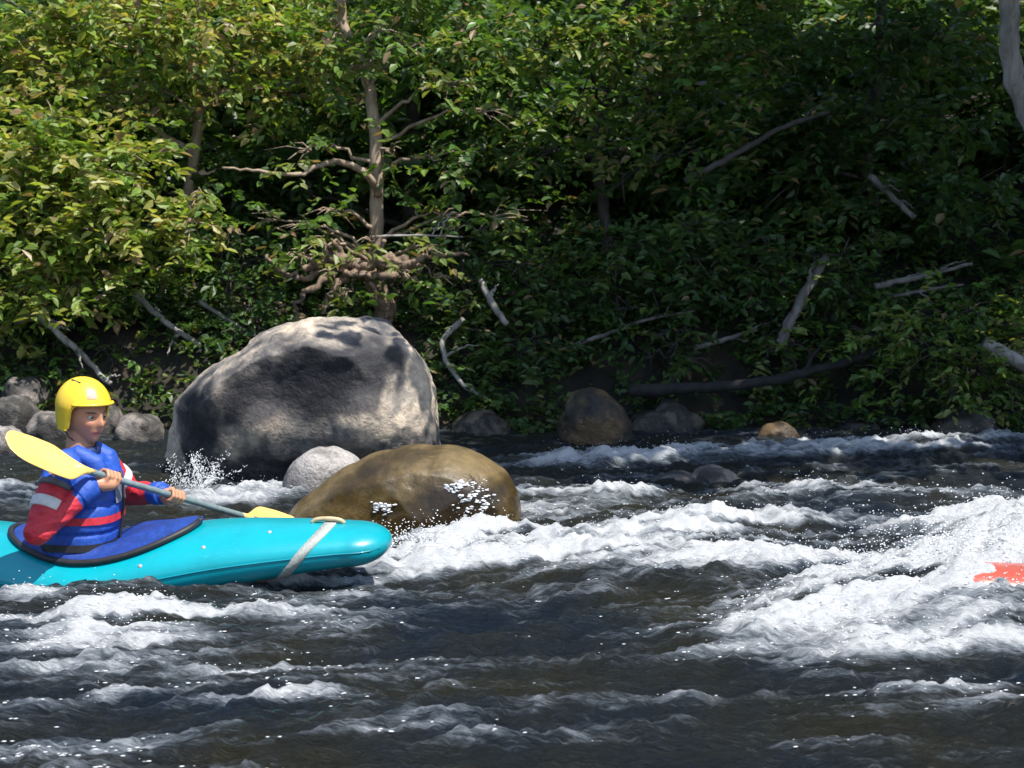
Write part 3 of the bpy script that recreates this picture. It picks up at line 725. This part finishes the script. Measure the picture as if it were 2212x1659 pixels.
for (i0, i1), c_ in ed.items():
    if c_ == 1: nb.setdefault(i0, []).append(i1); nb.setdefault(i1, []).append(i0)
bi = np.array([k for k in nb if len(nb[k]) == 2]); bn_ = np.array([nb[k] for k in bi])
for _ in range(25): q[bi] = .5 * q[bi] + .25 * (q[bn_[:, 0]] + q[bn_[:, 1]])        # even trim line
me = fast_mesh('helmet', np.array([HM @ Vector(p) for p in q]), inv_.reshape(-1, 3))
ho = part('helmet', me, plastic('yellow_plastic', (.86, .58, .03), .42), per)
so = ho.modifiers.new('shell', 'SOLIDIFY'); so.thickness = .008; so.offset = -1
m = MB()
brow = [HM @ Vector((-.012 + .130 * math.cos(a), .108 * math.sin(a), .052 + .012 * math.cos(a))) for a in np.linspace(-1.15, 1.15, 30)]
m.tube(brow, [.004] + [.0062] * 28 + [.004], 8); m.build('brow_edge', ho.data.materials[0], ho)
for s_ in (-1, 1):
    m = MB(); m.tube([HM @ Vector(p) for p in ((-.02, s_ * .090, -.045), (.005, s_ * .075, -.085), (.035, s_ * .03, -.118), (.04, 0, -.122))], .006, 6, flat=.4); m.build('chin_strap', RUBBER, ho)
m = MB(); rows = []
for zz in np.linspace(.085, .118, 5):
    row = []
    for aa in np.linspace(-.62, -.22, 8):
        rr_ = math.sqrt(max(0, 1 - ((zz - .038) / .120) ** 2)); row.append(HM @ Vector((-.012 + .1275 * rr_ * math.cos(aa), .1055 * rr_ * math.sin(aa), zz + .0012)))
    rows.append(row)
m.loft(rows, cap=False, closed=False); m.build('sticker', simple('faded_pink_sticker', (.62, .30, .24), .5), ho)
for yy in (-.045, 0, .045):
    m = MB(); m.capsule([HM @ Vector((-.03 + .0, yy, .154 - abs(yy) * .22)), HM @ Vector((.02, yy, .150 - abs(yy) * .22))], [.005, .005], 8); m.build('vent', RUBBER, ho)

# red kayak bow breaking through the wave at the right edge
RK = at(2330, 1330, 6.35)
red = thing('red_kayak', (RK.x, RK.y, -.05), 'coral red kayak bow buried in white water at the right edge', 'kayak')
RKR = Matrix.Rotation(R(186), 4, 'Z') @ Matrix.Rotation(R(-5), 4, 'Y')
RKM = Matrix.Translation(at(2020, 1236, 6.22) - RKR @ Vector((1.36, 0, .19))) @ RKR
def r_sec(s, a):
    w, d, b = smooth_interp(s); g = b + (d - b) * .5; c, q = math.cos(a), math.sin(a)
    y = w * abs(c) ** (2 / 1.9); z = g + (d - g) * abs(q) ** (2 / 2.3) if q >= 0 else g - (g - b) * abs(q) ** (2 / 2.2)
    return RKM @ Vector((s, -math.copysign(y, c), z))
MB().loft([[r_sec(s, 2 * math.pi * j / 32) for j in range(32)] for s in np.linspace(-1.0, 1.357, 70)]).build('hull', plastic('coral_plastic', (.42, .085, .06), .35), red)
# ------------------------------------------------------------------ spray drops
FD = np.array([math.cos(R(14)), math.sin(R(14)), 0.0])
def over_foam(n, hmax, amin):
    sel = np.where((wfoam > amin) & (wx > -3) & (wx < 3.6) & (wy > 4.2) & (wy < 11.5))[0]
    i = RNG.choice(sel, n); h = RNG.exponential(hmax * .3, n)
    return np.stack([wx[i] + RNG.normal(0, .03, n), wy[i] + RNG.normal(0, .03, n), wz[i] + np.clip(h, 0, hmax)], 1)
P = over_foam(4000, .10, .75); rad = RNG.uniform(.0008, .0024, len(P)) 
droplets('spray_drops', (P, rad, (FD, .6)), 'fine white spray thrown up over the foam')
sel = np.where((wfoam > .24) & (wx > -2.6) & (wx < 3.2) & (wy > 4.25) & (wy < 9.5))[0]
pr_ = (np.clip(wfoam[sel], 0, .8) - .2) ** 2 / (1 + (wy[sel] - 4) * .25); i = RNG.choice(sel, 2200, p=pr_ / pr_.sum())
i = np.repeat(i, 2); P = np.stack([wx[i] + RNG.normal(0, .035, len(i)), wy[i] + RNG.normal(0, .006, len(i)), wz[i] + .001], 1)  # white specks for foam, and for sun glints given solid shape
droplets('foam_glint_flecks', (P, RNG.uniform(.0006, .0022, len(P)), (FD, 3.5)), 'small white foam flecks, also standing in for glints, on the dark water')
g = ground(420, 1065); n = 1500
jet = RNG.integers(0, 26, n); th = RNG.normal(0, .7, 26)[jet] + RNG.normal(0, .045, n); rr = RNG.uniform(0, 1, n) ** .8 * RNG.uniform(.12, .36, 26)[jet]
P = np.stack([g.x + .04 + np.sin(th) * rr, g.y + RNG.normal(0, .06, n), .02 + np.cos(th) * rr * .8], 1); rad = RNG.uniform(.001, .0030, n)
droplets('splash_fan', (P, rad, (np.array([.5, 0, .86]), .8)), 'fan of splash drops against the foot of the grey boulder')
g = ground(2120, 1300); n = 3500
P = np.stack([g.x + RNG.normal(.05, .28, n), g.y + RNG.normal(0, .16, n), .10 + np.abs(RNG.normal(0, .12, n))], 1); rad = RNG.uniform(.001, .0032, n)
droplets('wave_spray', (P, rad, (FD, .6)), 'dense spray bursting from the breaking wave on the right')
g = ground(880, 1195); n = 900
P = np.stack([g.x + RNG.normal(.05, .14, n), g.y + RNG.normal(0, .1, n), .03 + np.abs(RNG.normal(0, .05, n))], 1); rad = RNG.uniform(.001, .003, n)
droplets('bow_spray', (P, rad, (FD, .6)), 'white spray curling off the turquoise bow')

# ------------------------------------------------------------------ woods on the far bank
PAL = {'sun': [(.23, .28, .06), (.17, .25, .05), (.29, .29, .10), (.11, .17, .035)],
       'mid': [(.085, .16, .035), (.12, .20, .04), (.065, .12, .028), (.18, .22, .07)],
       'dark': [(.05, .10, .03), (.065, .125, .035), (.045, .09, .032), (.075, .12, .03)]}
DENS = 1.55
def crown_mesh(name, clumps, per_m3, L, pal, dead=.05, seed=0, droop=.15, tilt=.45, twig=.28):
    rs = np.random.default_rng(seed); Cs = []
    for c, r in clumps:
        r = np.array(r if hasattr(r, '__len__') else (r, r, r * .8)); n = max(3, int(DENS * per_m3 * r.prod() * 4.19 / 10))
        d = rs.normal(size=(n, 3)); d /= np.linalg.norm(d, axis=1)[:, None]
        k = rs.uniform(0, 1, n) ** .45
        p = np.array(c) + d * k[:, None] * r
        Cs.append(np.concatenate([p, d], 1))
    T = np.concatenate(Cs); nT = len(T); per = 10
    td = T[:, 3:] * np.array([1, 1, .45]) + rs.normal(size=(nT, 3)) * .5; td[:, 2] -= droop; td /= np.linalg.norm(td, axis=1)[:, None]
    t = np.tile(np.linspace(0, 1, per), nT); i = np.repeat(np.arange(nT), per)
    N = len(i); P = T[i, :3] + td[i] * (t * twig)[:, None] + rs.normal(size=(N, 3)) * .012
    side = np.cross(td[i], [0, 0, 1.]); side /= np.linalg.norm(side, axis=1)[:, None] + 1e-6
    sg = np.where(np.arange(N) % 2, 1, -1)[:, None]
    ax = td[i] * .6 + side * sg * .9 + rs.normal(size=(N, 3)) * .35; ax[:, 2] -= .12; ax /= np.linalg.norm(ax, axis=1)[:, None]
    up = np.array([0, 0, 1.]) + rs.normal(size=(N, 3)) * tilt
    s = np.cross(ax, up); s /= np.linalg.norm(s, axis=1)[:, None] + 1e-6; nn = np.cross(s, ax)
    ln = L * rs.uniform(.75, 1.7, N); wd = ln * rs.uniform(.24, .36, N)
    A = ax * ln[:, None]; S = s * wd[:, None]; U = nn * (wd * .35)[:, None]
    V = np.stack([P, P + A * .32 + S * .92 + U, P + A * .70 + S * .66 + U * .7, P + A - nn * (ln * .08)[:, None], P + A * .70 - S * .66 + U * .7, P + A * .32 - S * .92 + U], 1).reshape(-1, 3)
    b = (np.arange(N) * 6)[:, None]
    Fq = np.concatenate([b + np.array([[0, 1, 2, 3]]), b + np.array([[0, 3, 4, 5]])])
    me = fast_mesh(name, V, Fq, False)
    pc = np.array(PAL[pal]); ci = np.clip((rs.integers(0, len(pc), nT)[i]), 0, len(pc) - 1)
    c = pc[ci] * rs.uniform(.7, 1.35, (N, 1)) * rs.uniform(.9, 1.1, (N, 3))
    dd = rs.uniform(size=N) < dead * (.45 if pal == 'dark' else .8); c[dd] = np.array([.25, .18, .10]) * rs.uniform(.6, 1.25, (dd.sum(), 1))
    c = np.concatenate([c, np.ones((N, 1))], 1)
    ca = me.color_attributes.new('tint', 'FLOAT_COLOR', 'POINT'); ca.data.foreach_set('color', np.repeat(c, 6, axis=0).astype(np.float32).ravel())
    return me
def wob(pts, amp, seed):
    rs = random.Random(seed); S = spline(pts, 6)
    return [p + Vector((rs.gauss(0, amp), rs.gauss(0, amp), rs.gauss(0, amp))) for p in S]
def zt(x, y): return float(terrain_z(np.array([x]), np.array([y]))[0])
def tree(name, label, cat, trunk, r0, r1, bark, clumps, per, L, pal, group=None, seed=0, dead=.05, extra=(), **kw):
    """trunk: list of points from the root upwards; each clump gets a limb from the nearest point of the trunk"""
    base = Vector(trunk[0]); root = thing(name, base, label, cat, group)
    tp = wob(trunk, r0 * .10, seed); m = MB(); n = len(tp)
    m.tube(tp, [r0 * (1.35 if i == 0 else 1.1 if i == 1 else 1) * (1 - i / (n - 1)) + r1 * i / (n - 1) for i in range(n)], 12)
    for ex, ra, rb in extra:
        q = wob(ex, ra * .15, seed + 3); m.tube(q, list(np.linspace(ra, rb, len(q))), 8)
    for j, (c, r) in enumerate(clumps):
        c = Vector(c); k = min(range(n), key=lambda i: (tp[i] - c).length + .25 * abs(tp[i].z - (c.z - .4)))
        rr = max(.006, r1 * .55); mid = tp[k].lerp(c, .55) + Vector((0, 0, .10))
        q = wob([tp[k], mid, c], .015, seed + j); m.tube(q, list(np.linspace(rr, .004, len(q))), 6)
        rs = random.Random(seed * 31 + j); rm = r if not hasattr(r, '__len__') else min(r)
        for _ in range(5):
            e = c + Vector((rs.gauss(0, 1), rs.gauss(0, 1), rs.gauss(0, .7))) * rm * .55
            m.tube([mid.lerp(c, .6), mid.lerp(c, .6).lerp(e, .5) + Vector((0, 0, .03)), e], [.007, .005, .002], 5)
    m.build('trunk', bark, root)
    part('crown', crown_mesh('crown', clumps, per, L, pal, dead, seed, **kw), LEAF, root)
    return root
def cl(*a): return [(at(x, y, Yd), r) for x, y, Yd, r in a]

# sunlit bush at the left
tree('leafy_bush', 'sunlit yellow green bush filling the left edge above the stones', 'bush',
     [at(150, 905, 13.0), at(140, 760, 13.0), at(110, 560, 12.9), at(90, 330, 12.9)], .035, .015, BARK_TAN,
     cl((60,330,12.7,.42),(190,380,12.5,.38),(300,330,12.8,.3),(60,480,12.5,.42),(230,500,12.5,.36),(60,620,12.5,.35),(180,620,12.4,.3),(-80,420,12.8,.5),(20,700,12.7,.28),(260,600,12.8,.2),(120,250,12.9,.3)),
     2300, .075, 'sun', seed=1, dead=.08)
tree('leafy_sapling', 'bright green drooping sprig hanging over the gap left of the root', 'sapling',
     [at(330, 760, 13.4), at(345, 640, 13.3), at(390, 500, 12.9), at(420, 440, 12.6)], .02, .008, BARK_TAN,
     cl((410,500,12.5,.20),(410,560,12.4,.16),(350,480,12.7,.2),(440,430,12.7,.18)), 3200, .075, 'sun', seed=2)
tree('tan_tree', 'pale barked tree with thin yellowish foliage in the top left corner', 'tree',
     [at(400, 800, 14.2), at(390, 560, 14.1), at(420, 330, 14.0), at(440, 120, 14.0), at(430, -250, 14.0)], .06, .03, BARK_TAN,
     cl((60,60,13.6,.5),(250,60,13.4,.48),(430,60,13.4,.45),(620,60,13.5,.42),(330,190,13.5,.36),(560,190,13.6,.34),(120,180,13.6,.42),(680,180,13.8,.3),(-100,150,13.7,.5),(250,-60,14.2,.4),(560,-60,14.2,.4)),
     1700, .075, 'sun', seed=3, dead=.16, extra=[([at(420,330,14.0), at(240,230,13.8), at(60,170,13.6)], .03, .01), ([at(430,230,14.), at(500,130,13.7), at(590,160,13.5)], .028, .012)])
# the tree with the hooked branch
tree('hooked_tree', 'tan trunked tree with a hooked bare branch above the grey boulder', 'tree',
     [at(810, 620, 13.2), at(812, 500, 13.2), at(815, 380, 13.2), at(805, 250, 13.2), at(790, 160, 13.3), at(740, 40, 13.4), at(720, -150, 13.5)], .062, .035, BARK_TAN,
     cl((950,350,12.9,.22),(985,470,12.9,.2),(1010,180,12.9,.26),(880,90,13.0,.28),(1080,240,13.0,.25),(700,460,12.9,.2),(640,490,12.8,.18),(760,150,13.0,.22),(900,-100,13.2,.5),(1040,60,13.0,.25),(1120,470,13.1,.2),(700,90,12.9,.24),(820,60,12.7,.2),(850,330,12.8,.12),(960,600,12.7,.18),(620,550,12.35,.12),(880,600,12.35,.13),(745,640,12.35,.12),(680,530,12.4,.12),(800,520,12.4,.10),(700,600,12.3,.08),(940,550,12.4,.10),(640,330,12.9,.2),(560,470,12.8,.18)),
     1900, .07, 'mid', seed=4, dead=.10,
     extra=[([at(818,420,13.15), at(800,385,13.0), at(765,360,12.9), at(720,350,12.8), at(680,362,12.75), at(640,378,12.7), at(560,370,12.7), at(480,362,12.7)], .034, .009)])
tree('dark_tree', 'dark straight trunk rising out of frame behind the hooked branch', 'tree',
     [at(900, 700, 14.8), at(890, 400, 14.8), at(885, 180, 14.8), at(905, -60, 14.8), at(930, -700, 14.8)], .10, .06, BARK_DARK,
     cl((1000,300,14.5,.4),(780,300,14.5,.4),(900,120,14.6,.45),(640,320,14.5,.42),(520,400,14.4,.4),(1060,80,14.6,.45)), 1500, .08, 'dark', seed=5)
tree('speckled_tree', 'leafy tree with sun flecked foliage at the top centre', 'tree',
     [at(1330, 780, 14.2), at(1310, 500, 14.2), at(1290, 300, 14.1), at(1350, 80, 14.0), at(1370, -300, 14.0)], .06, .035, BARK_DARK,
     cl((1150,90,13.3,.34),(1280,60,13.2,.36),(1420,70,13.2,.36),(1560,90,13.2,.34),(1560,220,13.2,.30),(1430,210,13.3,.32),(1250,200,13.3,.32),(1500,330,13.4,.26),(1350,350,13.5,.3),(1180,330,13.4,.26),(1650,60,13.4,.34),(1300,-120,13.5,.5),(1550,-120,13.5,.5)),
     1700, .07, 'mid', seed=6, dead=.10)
tree('shaded_tree', 'dark shaded tree between the speckled foliage and the leaning grey trunk', 'tree',
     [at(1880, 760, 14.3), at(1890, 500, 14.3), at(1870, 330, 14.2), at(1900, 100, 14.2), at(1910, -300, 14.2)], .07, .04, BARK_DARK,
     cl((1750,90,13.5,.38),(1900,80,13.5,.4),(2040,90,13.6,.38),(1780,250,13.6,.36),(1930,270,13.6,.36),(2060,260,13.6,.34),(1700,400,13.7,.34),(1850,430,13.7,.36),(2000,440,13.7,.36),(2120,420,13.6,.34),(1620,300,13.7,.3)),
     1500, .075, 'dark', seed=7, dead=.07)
# overhanging tree on the right: grey curved trunk, high crown that shades the right half
big = []
rs = np.random.default_rng(5)
for k in range(46):
    big.append((Vector((rs.uniform(2.7, 9.0), rs.uniform(7.2, 14.2), rs.uniform(4.6, 6.6))), float(rs.uniform(.55, .85))))
for c_ in ((1.5, 9.6, 4.6), (2.0, 8.6, 4.8), (.35, 9.0, 3.75), (-.1, 9.2, 3.8), (1.9, 11.2, 4.9), (1.2, 11.4, 4.6)): big.append((Vector(c_), .34))  # small clumps out of view, added to dapple the light, as on the boulder
tree('leaning_tree', 'curved pale grey trunk leaning out at the top right corner', 'tree',
     [at(2420, 700, 12.6), at(2330, 480, 12.2), at(2235, 290, 11.9), at(2190, 150, 11.8), at(2180, 0, 11.8), at(2200, -350, 12.0), at(2200, -900, 12.2)], .085, .06, BARK_GREY,
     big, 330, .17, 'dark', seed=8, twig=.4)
tree('low_bush', 'low fresh green bush hanging over the bank at the right', 'bush',
     [at(2060, 890, 12.9), at(2050, 800, 12.9), at(2040, 700, 12.9)], .03, .012, BARK_DARK,
     cl((1900,810,12.4,.24),(2010,770,12.3,.27),(2120,790,12.3,.27),(2210,830,12.3,.25),(2060,850,12.2,.2),(1960,690,12.5,.25),(2100,680,12.5,.28),(1860,740,12.6,.2),(2200,700,12.5,.27)),
     2600, .06, 'mid', seed=9, dead=.03)
SHR = [(1150,640,.34,'dark shrub with drooping leaves above the rusty pointed stone'),(1330,600,.38,'dark shrub above the long pale stick at mid right'),(1480,560,.36,'dark green shrub left of the leaning pale stick'),
       (1620,600,.36,'dark green shrub behind the leaning pale stick'),(1780,620,.36,'dark green shrub right of the leaning pale stick'),(1000,560,.3,'dark green shrub right of the pinkish root'),
       (360,850,.22,'small green shrub in the gap left of the grey boulder'),(250,800,.2,'small leafy shrub directly behind and above the yellow helmet'),(90,790,.2,'small leafy shrub above the stones at the left edge'),(480,560,.3,'dark shrub in the hollow left of the pinkish root'),(560,720,.25,'dark shrub just above the left shoulder of the grey boulder'),
       (1700,760,.24,'low dark shrub over the black log'),(1450,770,.24,'low dark shrub left of the black log'),(1130,790,.2,'low dark shrub right of the grey boulder top')]
for i, (x, y, r, lb) in enumerate(SHR):
    Yd = 13.0 if y < 700 else 12.75
    c = at(x, y, Yd); zb = zt(c.x, Yd + .15)
    b_ = Vector((c.x, Yd + .15, zb - .03))
    cs = [(c + Vector((dx * r, dy * r, dz * r)), r * k) for dx, dy, dz, k in ((0, -.2, .1, .8), (-.8, 0, -.2, .65), (.8, 0, -.2, .65), (.3, -.3, -.7, .6), (-.3, -.2, .7, .6), (.5, 0, .7, .55))]
    tree('shrub', lb, 'shrub', [b_, b_.lerp(c, .4) + Vector((.03, 0, 0)), b_.lerp(c, .75), c], .022, .01, BARK_DARK, cs, 1800, .065, 'mid' if i in (6, 7, 8, 11) else 'dark', 'shrubs on the far bank', seed=20 + i)
# thick wood behind: one mass nobody could count
rs = np.random.default_rng(11); cl_ = []
for k in range(330):
    x = rs.uniform(-6.5, 6.8); y = rs.uniform(14.0, 20.5); cl_.append((Vector((x, y, zt(x, y) + rs.uniform(.0, 1.6))), float(rs.uniform(.4, .7))))
me = crown_mesh('thicket', cl_, 260, .12, 'dark', .05, 12)
tag(link('thicket', me, LEAF), 'dense dark woodland foliage filling the slope behind', kind='stuff')
# ground cover on the bank face
cl_ = []
for k in range(380):
    x = rs.uniform(-4.5, 4.8); y = rs.uniform(12.3, 15.2); cl_.append((Vector((x, y, zt(x, y) + .06)), (.28, .22, .12)))
tag(link('ground_cover', crown_mesh('ground_cover', cl_, 2600, .055, 'dark', .05, 13, twig=.18), LEAF), 'low leafy ground cover over the dark bank', kind='stuff')

# ------------------------------------------------------------------ dead wood on the bank
def stick(name, label, pts, r0, r1, bark, cat='branch', twigs=2, seed=0, group='dead branches on the far bank'):
    P = [at(*p) for p in pts]; root = thing(name, P[0], label, cat, group)
    q = wob(P, r0 * .12, seed); m = MB(); n = len(q)
    rs = random.Random(seed)
    m.tube(q, [(r0 + (r1 - r0) * i / (n - 1)) * rs.uniform(.9, 1.1) for i in range(n)], 10); m.build('stem', bark, root)
    for k in range(twigs):
        a = q[rs.randrange(n // 3, n - 1)]; d = (q[-1] - q[0]).normalized()
        e = a + (d + Vector((rs.gauss(0, .7), rs.gauss(0, .5), rs.gauss(.3, .6)))).normalized() * rs.uniform(.12, .3)
        t_ = MB(); t_.tube(wob([a, a.lerp(e, .5) + Vector((0, 0, .02)), e], .006, seed + k), list(np.linspace(r1 * .7 + .003, .003, 13)), 6); t_.build('twig', bark, root)
G = 'dead branches on the far bank'
stick('fallen_branch', 'grey dead branch slanting down just above the yellow helmet', [(290,630,12.9),(350,690,12.8),(430,745,12.7)], .028, .02, BARK_GREY, seed=1)
stick('fallen_branch', 'faint grey branch slanting down beside the left shoulder of the grey boulder', [(430,650,13.1),(500,695,13.0),(560,730,12.9)], .020, .012, BARK_GREY, seed=2)
stick('fallen_branch', 'forked pale branch at the far left above the stones', [(40,690,12.6),(90,690,12.5),(170,760,12.5),(240,830,12.4)], .035, .018, BARK_GREY, seed=3, twigs=4)
stick('fallen_branch', 'short pale broken stub standing left of the curved vine', [(1035,600,12.9),(1060,650,12.7),(1095,702,12.6)], .03, .024, BARK_GREY, seed=4, twigs=1)
stick('hanging_vine', 'curved pale vine looping down right of the grey boulder', [(1000,690,12.8),(960,730,12.6),(960,770,12.5),(1000,830,12.4),(1060,870,12.4)], .024, .016, BARK_GREY, 'vine', seed=5, twigs=1)
stick('fallen_branch', 'thin pale stick running right from the top of the curved vine', [(985,705,13.02),(1080,725,12.92),(1150,755,12.82)], .014, .008, BARK_SHADED, seed=6)
stick('fallen_branch', 'long pale straight stick rising to the right in the middle of the dark bank', [(1215,755,12.72),(1320,718,12.72),(1400,690,12.82),(1500,672,12.92)], .020, .010, BARK_SHADED, seed=7)
stick('fallen_branch', 'thick grey stick leaning steeply on the dark right bank', [(1685,745,12.52),(1705,700,12.57),(1745,620,12.67),(1785,555,12.82)], .045, .034, BARK_SHADED, seed=8)
stick('fallen_branch', 'short grey stick lying left of the leaning stick', [(1500,752,12.72),(1560,735,12.72),(1635,712,12.72)], .024, .014, BARK_SHADED, seed=9)
stick('fallen_branch', 'slim bluish grey stick lying right of the leaning stick', [(1890,618,12.72),(1980,600,12.72),(2100,568,12.82)], .028, .012, BARK_SHADED, seed=10)
stick('fallen_branch', 'thin dark stick under the slim bluish one', [(1930,640,12.82),(2010,625,12.82),(2080,615,12.82)], .015, .010, BARK_SHADED, seed=11)
stick('fallen_log', 'pale broken log jutting in from the right edge', [(2130,738,12.1),(2170,765,12.1),(2260,815,12.2),(2400,880,12.5)], .045, .06, BARK_GREY, 'log', seed=12)
stick('fallen_log', 'long black log curving along the undercut right bank', [(1360,845,12.3),(1500,838,12.3),(1650,825,12.3),(1780,795,12.4),(1900,760,12.6)], .05, .03, BARK_BLACK, 'log', seed=13)
stick('fallen_branch', 'rust brown branch slanting through the shaded foliage at upper right', [(1480,390,13.2),(1560,350,13.1),(1680,280,13.1),(1790,240,13.2)], .030, .016, BARK_DARK, seed=14)
stick('fallen_branch', 'thin bare horizontal twig right of the pinkish root', [(800,512,12.6),(900,508,12.6),(1000,512,12.7)], .010, .006, BARK_GREY, seed=15)
stick('fallen_branch', 'short broken branch in the dark foliage high on the right', [(1880,380,13.42),(1920,420,13.32),(1975,470,13.22)], .030, .022, BARK_SHADED, seed=16)
# the uprooted stump above the grey boulder
st_root = thing('tree_root', at(760, 640, 12.9), 'pinkish brown uprooted stump with tangled roots above the grey boulder', 'stump')
ROOTS = [[(575,548,12.5),(610,585,12.5),(650,600,12.55),(720,585,12.6)],[(640,690,12.55),(650,640,12.5),(690,610,12.5),(730,575,12.6)],[(700,672,12.5),(718,630,12.45),(740,605,12.5),(770,580,12.6)],
         [(1010,548,12.75),(950,552,12.7),(880,570,12.6),(800,575,12.65)],[(905,612,12.5),(870,596,12.5),(835,600,12.55),(790,585,12.65)],[(660,520,12.5),(700,530,12.5),(730,555,12.55),(780,565,12.65)],[(815,650,12.55),(805,620,12.5),(790,600,12.55),(790,575,12.6)]]
def gnarl(me, amp, sc_, seed):
    n = len(me.vertices); co = np.empty(n * 3, np.float32); me.vertices.foreach_get('co', co); co = co.reshape(-1, 3)
    no = np.empty(n * 3, np.float32); me.vertices.foreach_get('normal', no); no = no.reshape(-1, 3)
    d = amp * (fbm(co * sc_, 4, seed) + .8 * (1 - 2 * np.abs(fbm(co * sc_ * np.array([.6, 1.5, 1.8]), 4, seed + 3))))
    me.vertices.foreach_set('co', (co + no * d[:, None]).ravel()); me.update(); return me
kn = MB(); q = wob([at(660,582,12.55), at(720,560,12.5), at(780,572,12.5), at(840,560,12.5), at(905,578,12.55)], .016, 44)
kn.tube(q, [.018 + .02 * math.sin(math.pi * (i + 1.5) / (len(q) + 2)) for i in range(len(q))], 12)
q = wob([at(700,545,12.5), at(760,590,12.45), at(850,592,12.5)], .016, 45); kn.tube(q, list(np.linspace(.016, .026, len(q))), 10)
q = wob([at(840,690,13.1), at(815,620,12.9), at(785,575,12.6)], .012, 5); kn.tube(q, list(np.linspace(.08, .05, len(q))), 14)
for i, (x0, y0, x1, y1) in enumerate(((740,560,715,515),(800,560,830,520),(870,575,925,548),(690,575,640,548))):
    kn.tube([at(x0, y0, 12.5), at((x0 + x1) / 2 + 6, (y0 + y1) / 2, 12.46), at(x1, y1, 12.42)], [.022, .017, .007], 8)
part('stump', gnarl(remeshed(kn.mesh('stump'), .009, 2), .016, 16, 4), BARK_ROOT, st_root)
for i, r_ in enumerate(ROOTS):
    q = wob([at(*p) for p in r_], .014, 90 + i); m = MB(); m.tube(q, [(.008 + (.020 + .007 * (i % 3)) * k / len(q)) * (1 + .22 * math.sin(k * 1.9 + i)) for k in range(len(q))], 9); me = m.mesh('root'); part('root', gnarl(me, .006, 22, i), BARK_ROOT, st_root)
